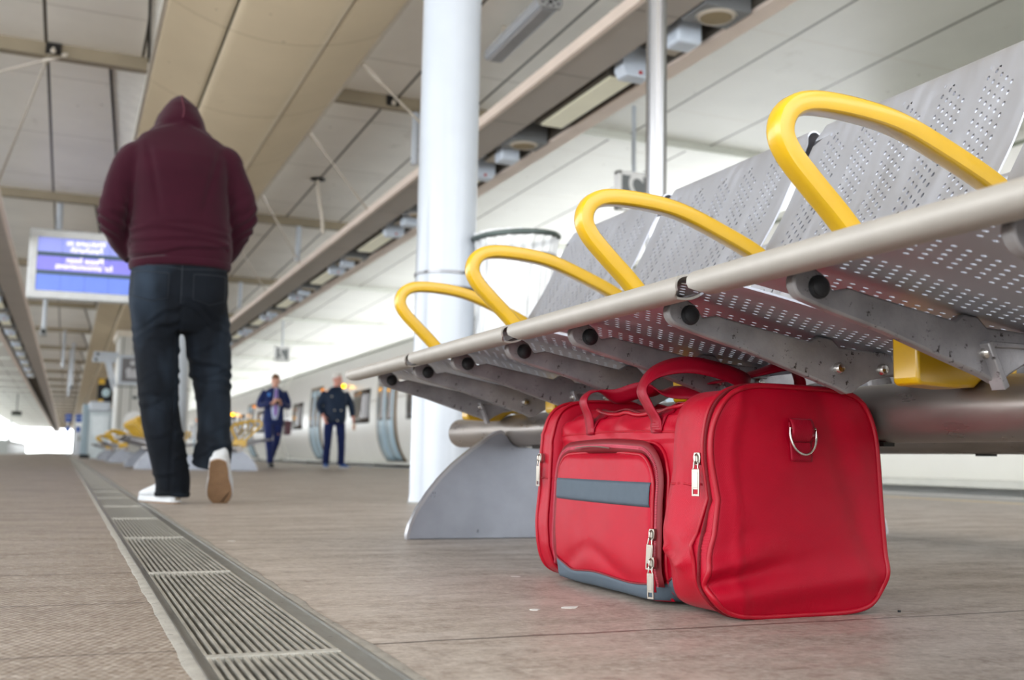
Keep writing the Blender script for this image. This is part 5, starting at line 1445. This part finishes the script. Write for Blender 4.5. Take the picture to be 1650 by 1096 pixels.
hairpiece(HM, k, M('brown_hair', (112, 76, 48), .6, 0, .15, 60), B)
mb = MB()
rings(mb, [(0, 0, .80, .205, .135), (0, 0, .95, .195, .13), (0, 0, 1.10, .185, .125), (0, 0, 1.27, .20, .13), (0, 0, 1.40, .21, .125), (0, .01, 1.47, .15, .10), (0, .01, 1.52, .085, .075)])
for s_ in (-1, 1): limb(mb, [(s_ * .17, 0, 1.44), (s_ * .235, 0, 1.32), (s_ * .28, .02, 1.17), (s_ * .20, -.13, 1.17), (s_ * .10, -.225, 1.19)], [.066, .062, .056, .050, .042])
jk = organic(mb, 'jacket', suit_m, B, .012, 4, lambda p, n_: .006 * noise.noise(p * 12))
bk = bvh(jk)
def front(x, z, off): 
    h = bk.ray_cast(V((x, -1, z)), V((0, 1, 0))); return (x, (h[0].y if h[0] is not None else -.12) - off, z)
shp = MB().grid(lambda s, t_: (lambda w, z: (w * (2 * s - 1), -.136 - .012 * math.cos((2 * s - 1) * 1.4) * (1 - max(0, t_ - .75) * 2), z))(.038 + .045 * math.sin(PI * min(1, t_ * 1.05)) , .90 + .60 * t_), 12, 24)
shp.build('shirt', M('pale_shirt', (196, 206, 234), .7), B, solid=.006, angle=180)
MB().prism([(-.014, 1.47), (.018, 1.47), (.030, 1.02), (.006, .96), (-.022, 1.02)], -.166, -.158).build('tie', M('purple_tie', (150, 96, 196), .5), B, bevel=.003)
for s_ in (-1, 1):
    MB().prism([(s_ * .03, 1.50), (s_ * .075, 1.48), (s_ * .105, 1.33), (s_ * .055, 1.12)] if s_ > 0 else [(s_ * .055, 1.12), (s_ * .105, 1.33), (s_ * .075, 1.48), (s_ * .03, 1.50)], -.160, -.150).build('lapel', suit_m, jk, bevel=.003)
mb = MB()
rings(mb, [(0, 0, .97, .165, .115), (0, 0, .90, .18, .125), (0, 0, .82, .175, .12)])
limb(mb, [(-.09, 0, .90), (-.10, -.09, .70), (-.10, -.165, .50), (-.07, -.165, .28), (-.05, -.15, .08)], [(.095, .10), (.088, .09), (.070, .075), (.062, .066), (.062, .066)])
limb(mb, [(.09, 0, .90), (.085, -.01, .70), (.075, -.01, .50), (.045, .10, .32), (.02, .22, .16)], [(.095, .10), (.088, .09), (.070, .075), (.062, .066), (.060, .064)])
organic(mb, 'trousers', trou_m, B, .012, 4, lambda p, n_: .006 * noise.noise(V((p.x * 12, p.y * 10, p.z * 20))))
blk = M('black_leather', (24, 24, 28), .35)
shoe((-.05, -.06, 0), (0, 0, PI), B, blk, blk); shoe((.02, .30, .10), (.6, 0, PI), B, blk, blk)
MB().box((0, 0, 0), (.07, .14, .009), Matrix.Rotation(.9, 3, 'X')).build('phone', rubber, B, bevel=.002).location = (0, -.315, 1.245)
MB().box((-.13, -.142, 1.37), (.05, .006, .06)).build('pocket_badge', M('badge_blue', (60, 140, 230), .4), B, bevel=.004)
bag = thing('shoulder_bag', 'dark red bag hanging at the hip of the person in the suit', 'bag', (3.62 + .27, 20.42, .62))
MB().prism([(-.05, 0), (.05, 0), (.06, .26), (-.06, .28)], -.16, .16).build('bag_body', M('bag_maroon', (92, 52, 62), .5), bag, bevel=.02)
MB().tube([(0, -.13, .24), (-.03, -.08, .5), (-.09, -.02, .78), (-.09, .06, .78), (-.03, .10, .5), (0, .13, .24)], (.018, .003), 8, up=(0, 1, 0)).build('strap', M('bag_strap', (60, 40, 46), .6), bag)

jk_m = cloth_mat('dark_jacket', (34, 46, 66), .12, .5, .2, 300, sheen=.05); jn_m = cloth_mat('navy_jeans', (24, 36, 82), .12, .8, .2, 300)
D = thing('person', 'person with thin white hair, dark blue jacket and navy trousers, head turned right', 'person', (4.76, 20.2, 0))
cfg = {'head': (.01, -.03, 1.66), 'yaw': .9, 'pitch': 0, 'curl': .6,
       'arm-1': [(-.20, 0, 1.43), (-.30, .02, 1.18), (-.24, -.12, .95)], 'arm1': [(.20, 0, 1.43), (.31, .0, 1.18), (.33, -.10, .92)],
       'hd-1': (.15, -.45, -.8), 'hd1': (.1, -.45, -.8), 'hp-1': (.8, 0, -.2), 'hp1': (-.8, 0, -.2),
       'leg-1': [(-.10, 0, .92), (-.13, -.04, .50), (-.14, -.02, .09)], 'leg1': [(.10, 0, .92), (.13, -.03, .50), (.15, .02, .09)]}
k, S_, HM = figure(D, 1.80, cfg, skin2_m)
hairpiece(HM, k, M('white_hair', (222, 218, 212), .6, 0, .08, 60), D)
mb = MB()
rings(mb, [(0, 0, .84, .18, .135), (0, 0, .88, .205, .155), (0, 0, 1.0, .215, .165), (0, 0, 1.15, .215, .165), (0, 0, 1.30, .22, .15), (0, 0, 1.40, .215, .13), (0, .01, 1.46, .14, .10), (0, 0, 1.53, .085, .085)])
for s_, el, wr_ in ((-1, (-.30, .02, 1.16), (-.25, -.09, .99)), (1, (.31, 0, 1.16), (.325, -.07, .97))):
    limb(mb, [(s_ * .18, 0, 1.42), (s_ * .25, .01, 1.30), el, wr_], [.072, .072, .064, .050])
jo = organic(mb, 'jacket', jk_m, D, .012, 4, lambda p, n_: .008 * noise.noise(V((p.x * 9, p.y * 9, p.z * 16))))
q = MB()
for x, z in ((-.05, 1.075), (.075, 1.075), (.01, .885), (-.11, 1.33)): q.ball((x, -.165, z), (.017, .012, .017), 12, 8)
q.build('glint_dots', chrome, jo)  # chrome dots put in for bright reflections on the jacket
mb = MB()
rings(mb, [(0, 0, .95, .175, .12), (0, 0, .88, .185, .13), (0, 0, .80, .18, .125)])
for s_ in (-1, 1): limb(mb, [(s_ * .10, 0, .88), (s_ * .12, -.02, .68), (s_ * .13, -.04, .48), (s_ * .14, -.03, .28), (s_ * .145, 0, .07)], [(.096, .105), (.088, .095), (.074, .080), (.068, .074), (.070, .076)])
organic(mb, 'trousers', jn_m, D, .012, 4, lambda p, n_: .006 * noise.noise(V((p.x * 12, p.y * 10, p.z * 20))))
bl = M('blue_trainer', (58, 96, 160), .6)
shoe((-.145, .06, 0), (0, 0, PI - .1), D, bl, M('trainer_sole', (206, 208, 212), .6), edge=M('trainer_sole', (206, 208, 212), .6)); shoe((.15, .08, 0), (0, 0, PI + .35), D, bl, MATS['trainer_sole'], edge=MATS['trainer_sole'])
D.scale = (1.03, 1.03, 1.03)
cup = thing('paper_cup', 'small pale cup held low by the person in the dark blue jacket', 'cup', (4.76 + .335, 20.2 - .19, .74))
MB().lathe([(0, 0), (.030, 0), (.040, .10), (.0, .10)], seg=20, close=False).build('cup_body', M('cup_paper', (226, 196, 176), .6), cup)
MB().lathe([(0, .10), (.042, .10), (.040, .115), (0, .118)], seg=20, close=False).build('cup_lid', M('cup_lid', (246, 240, 214), .4), cup)
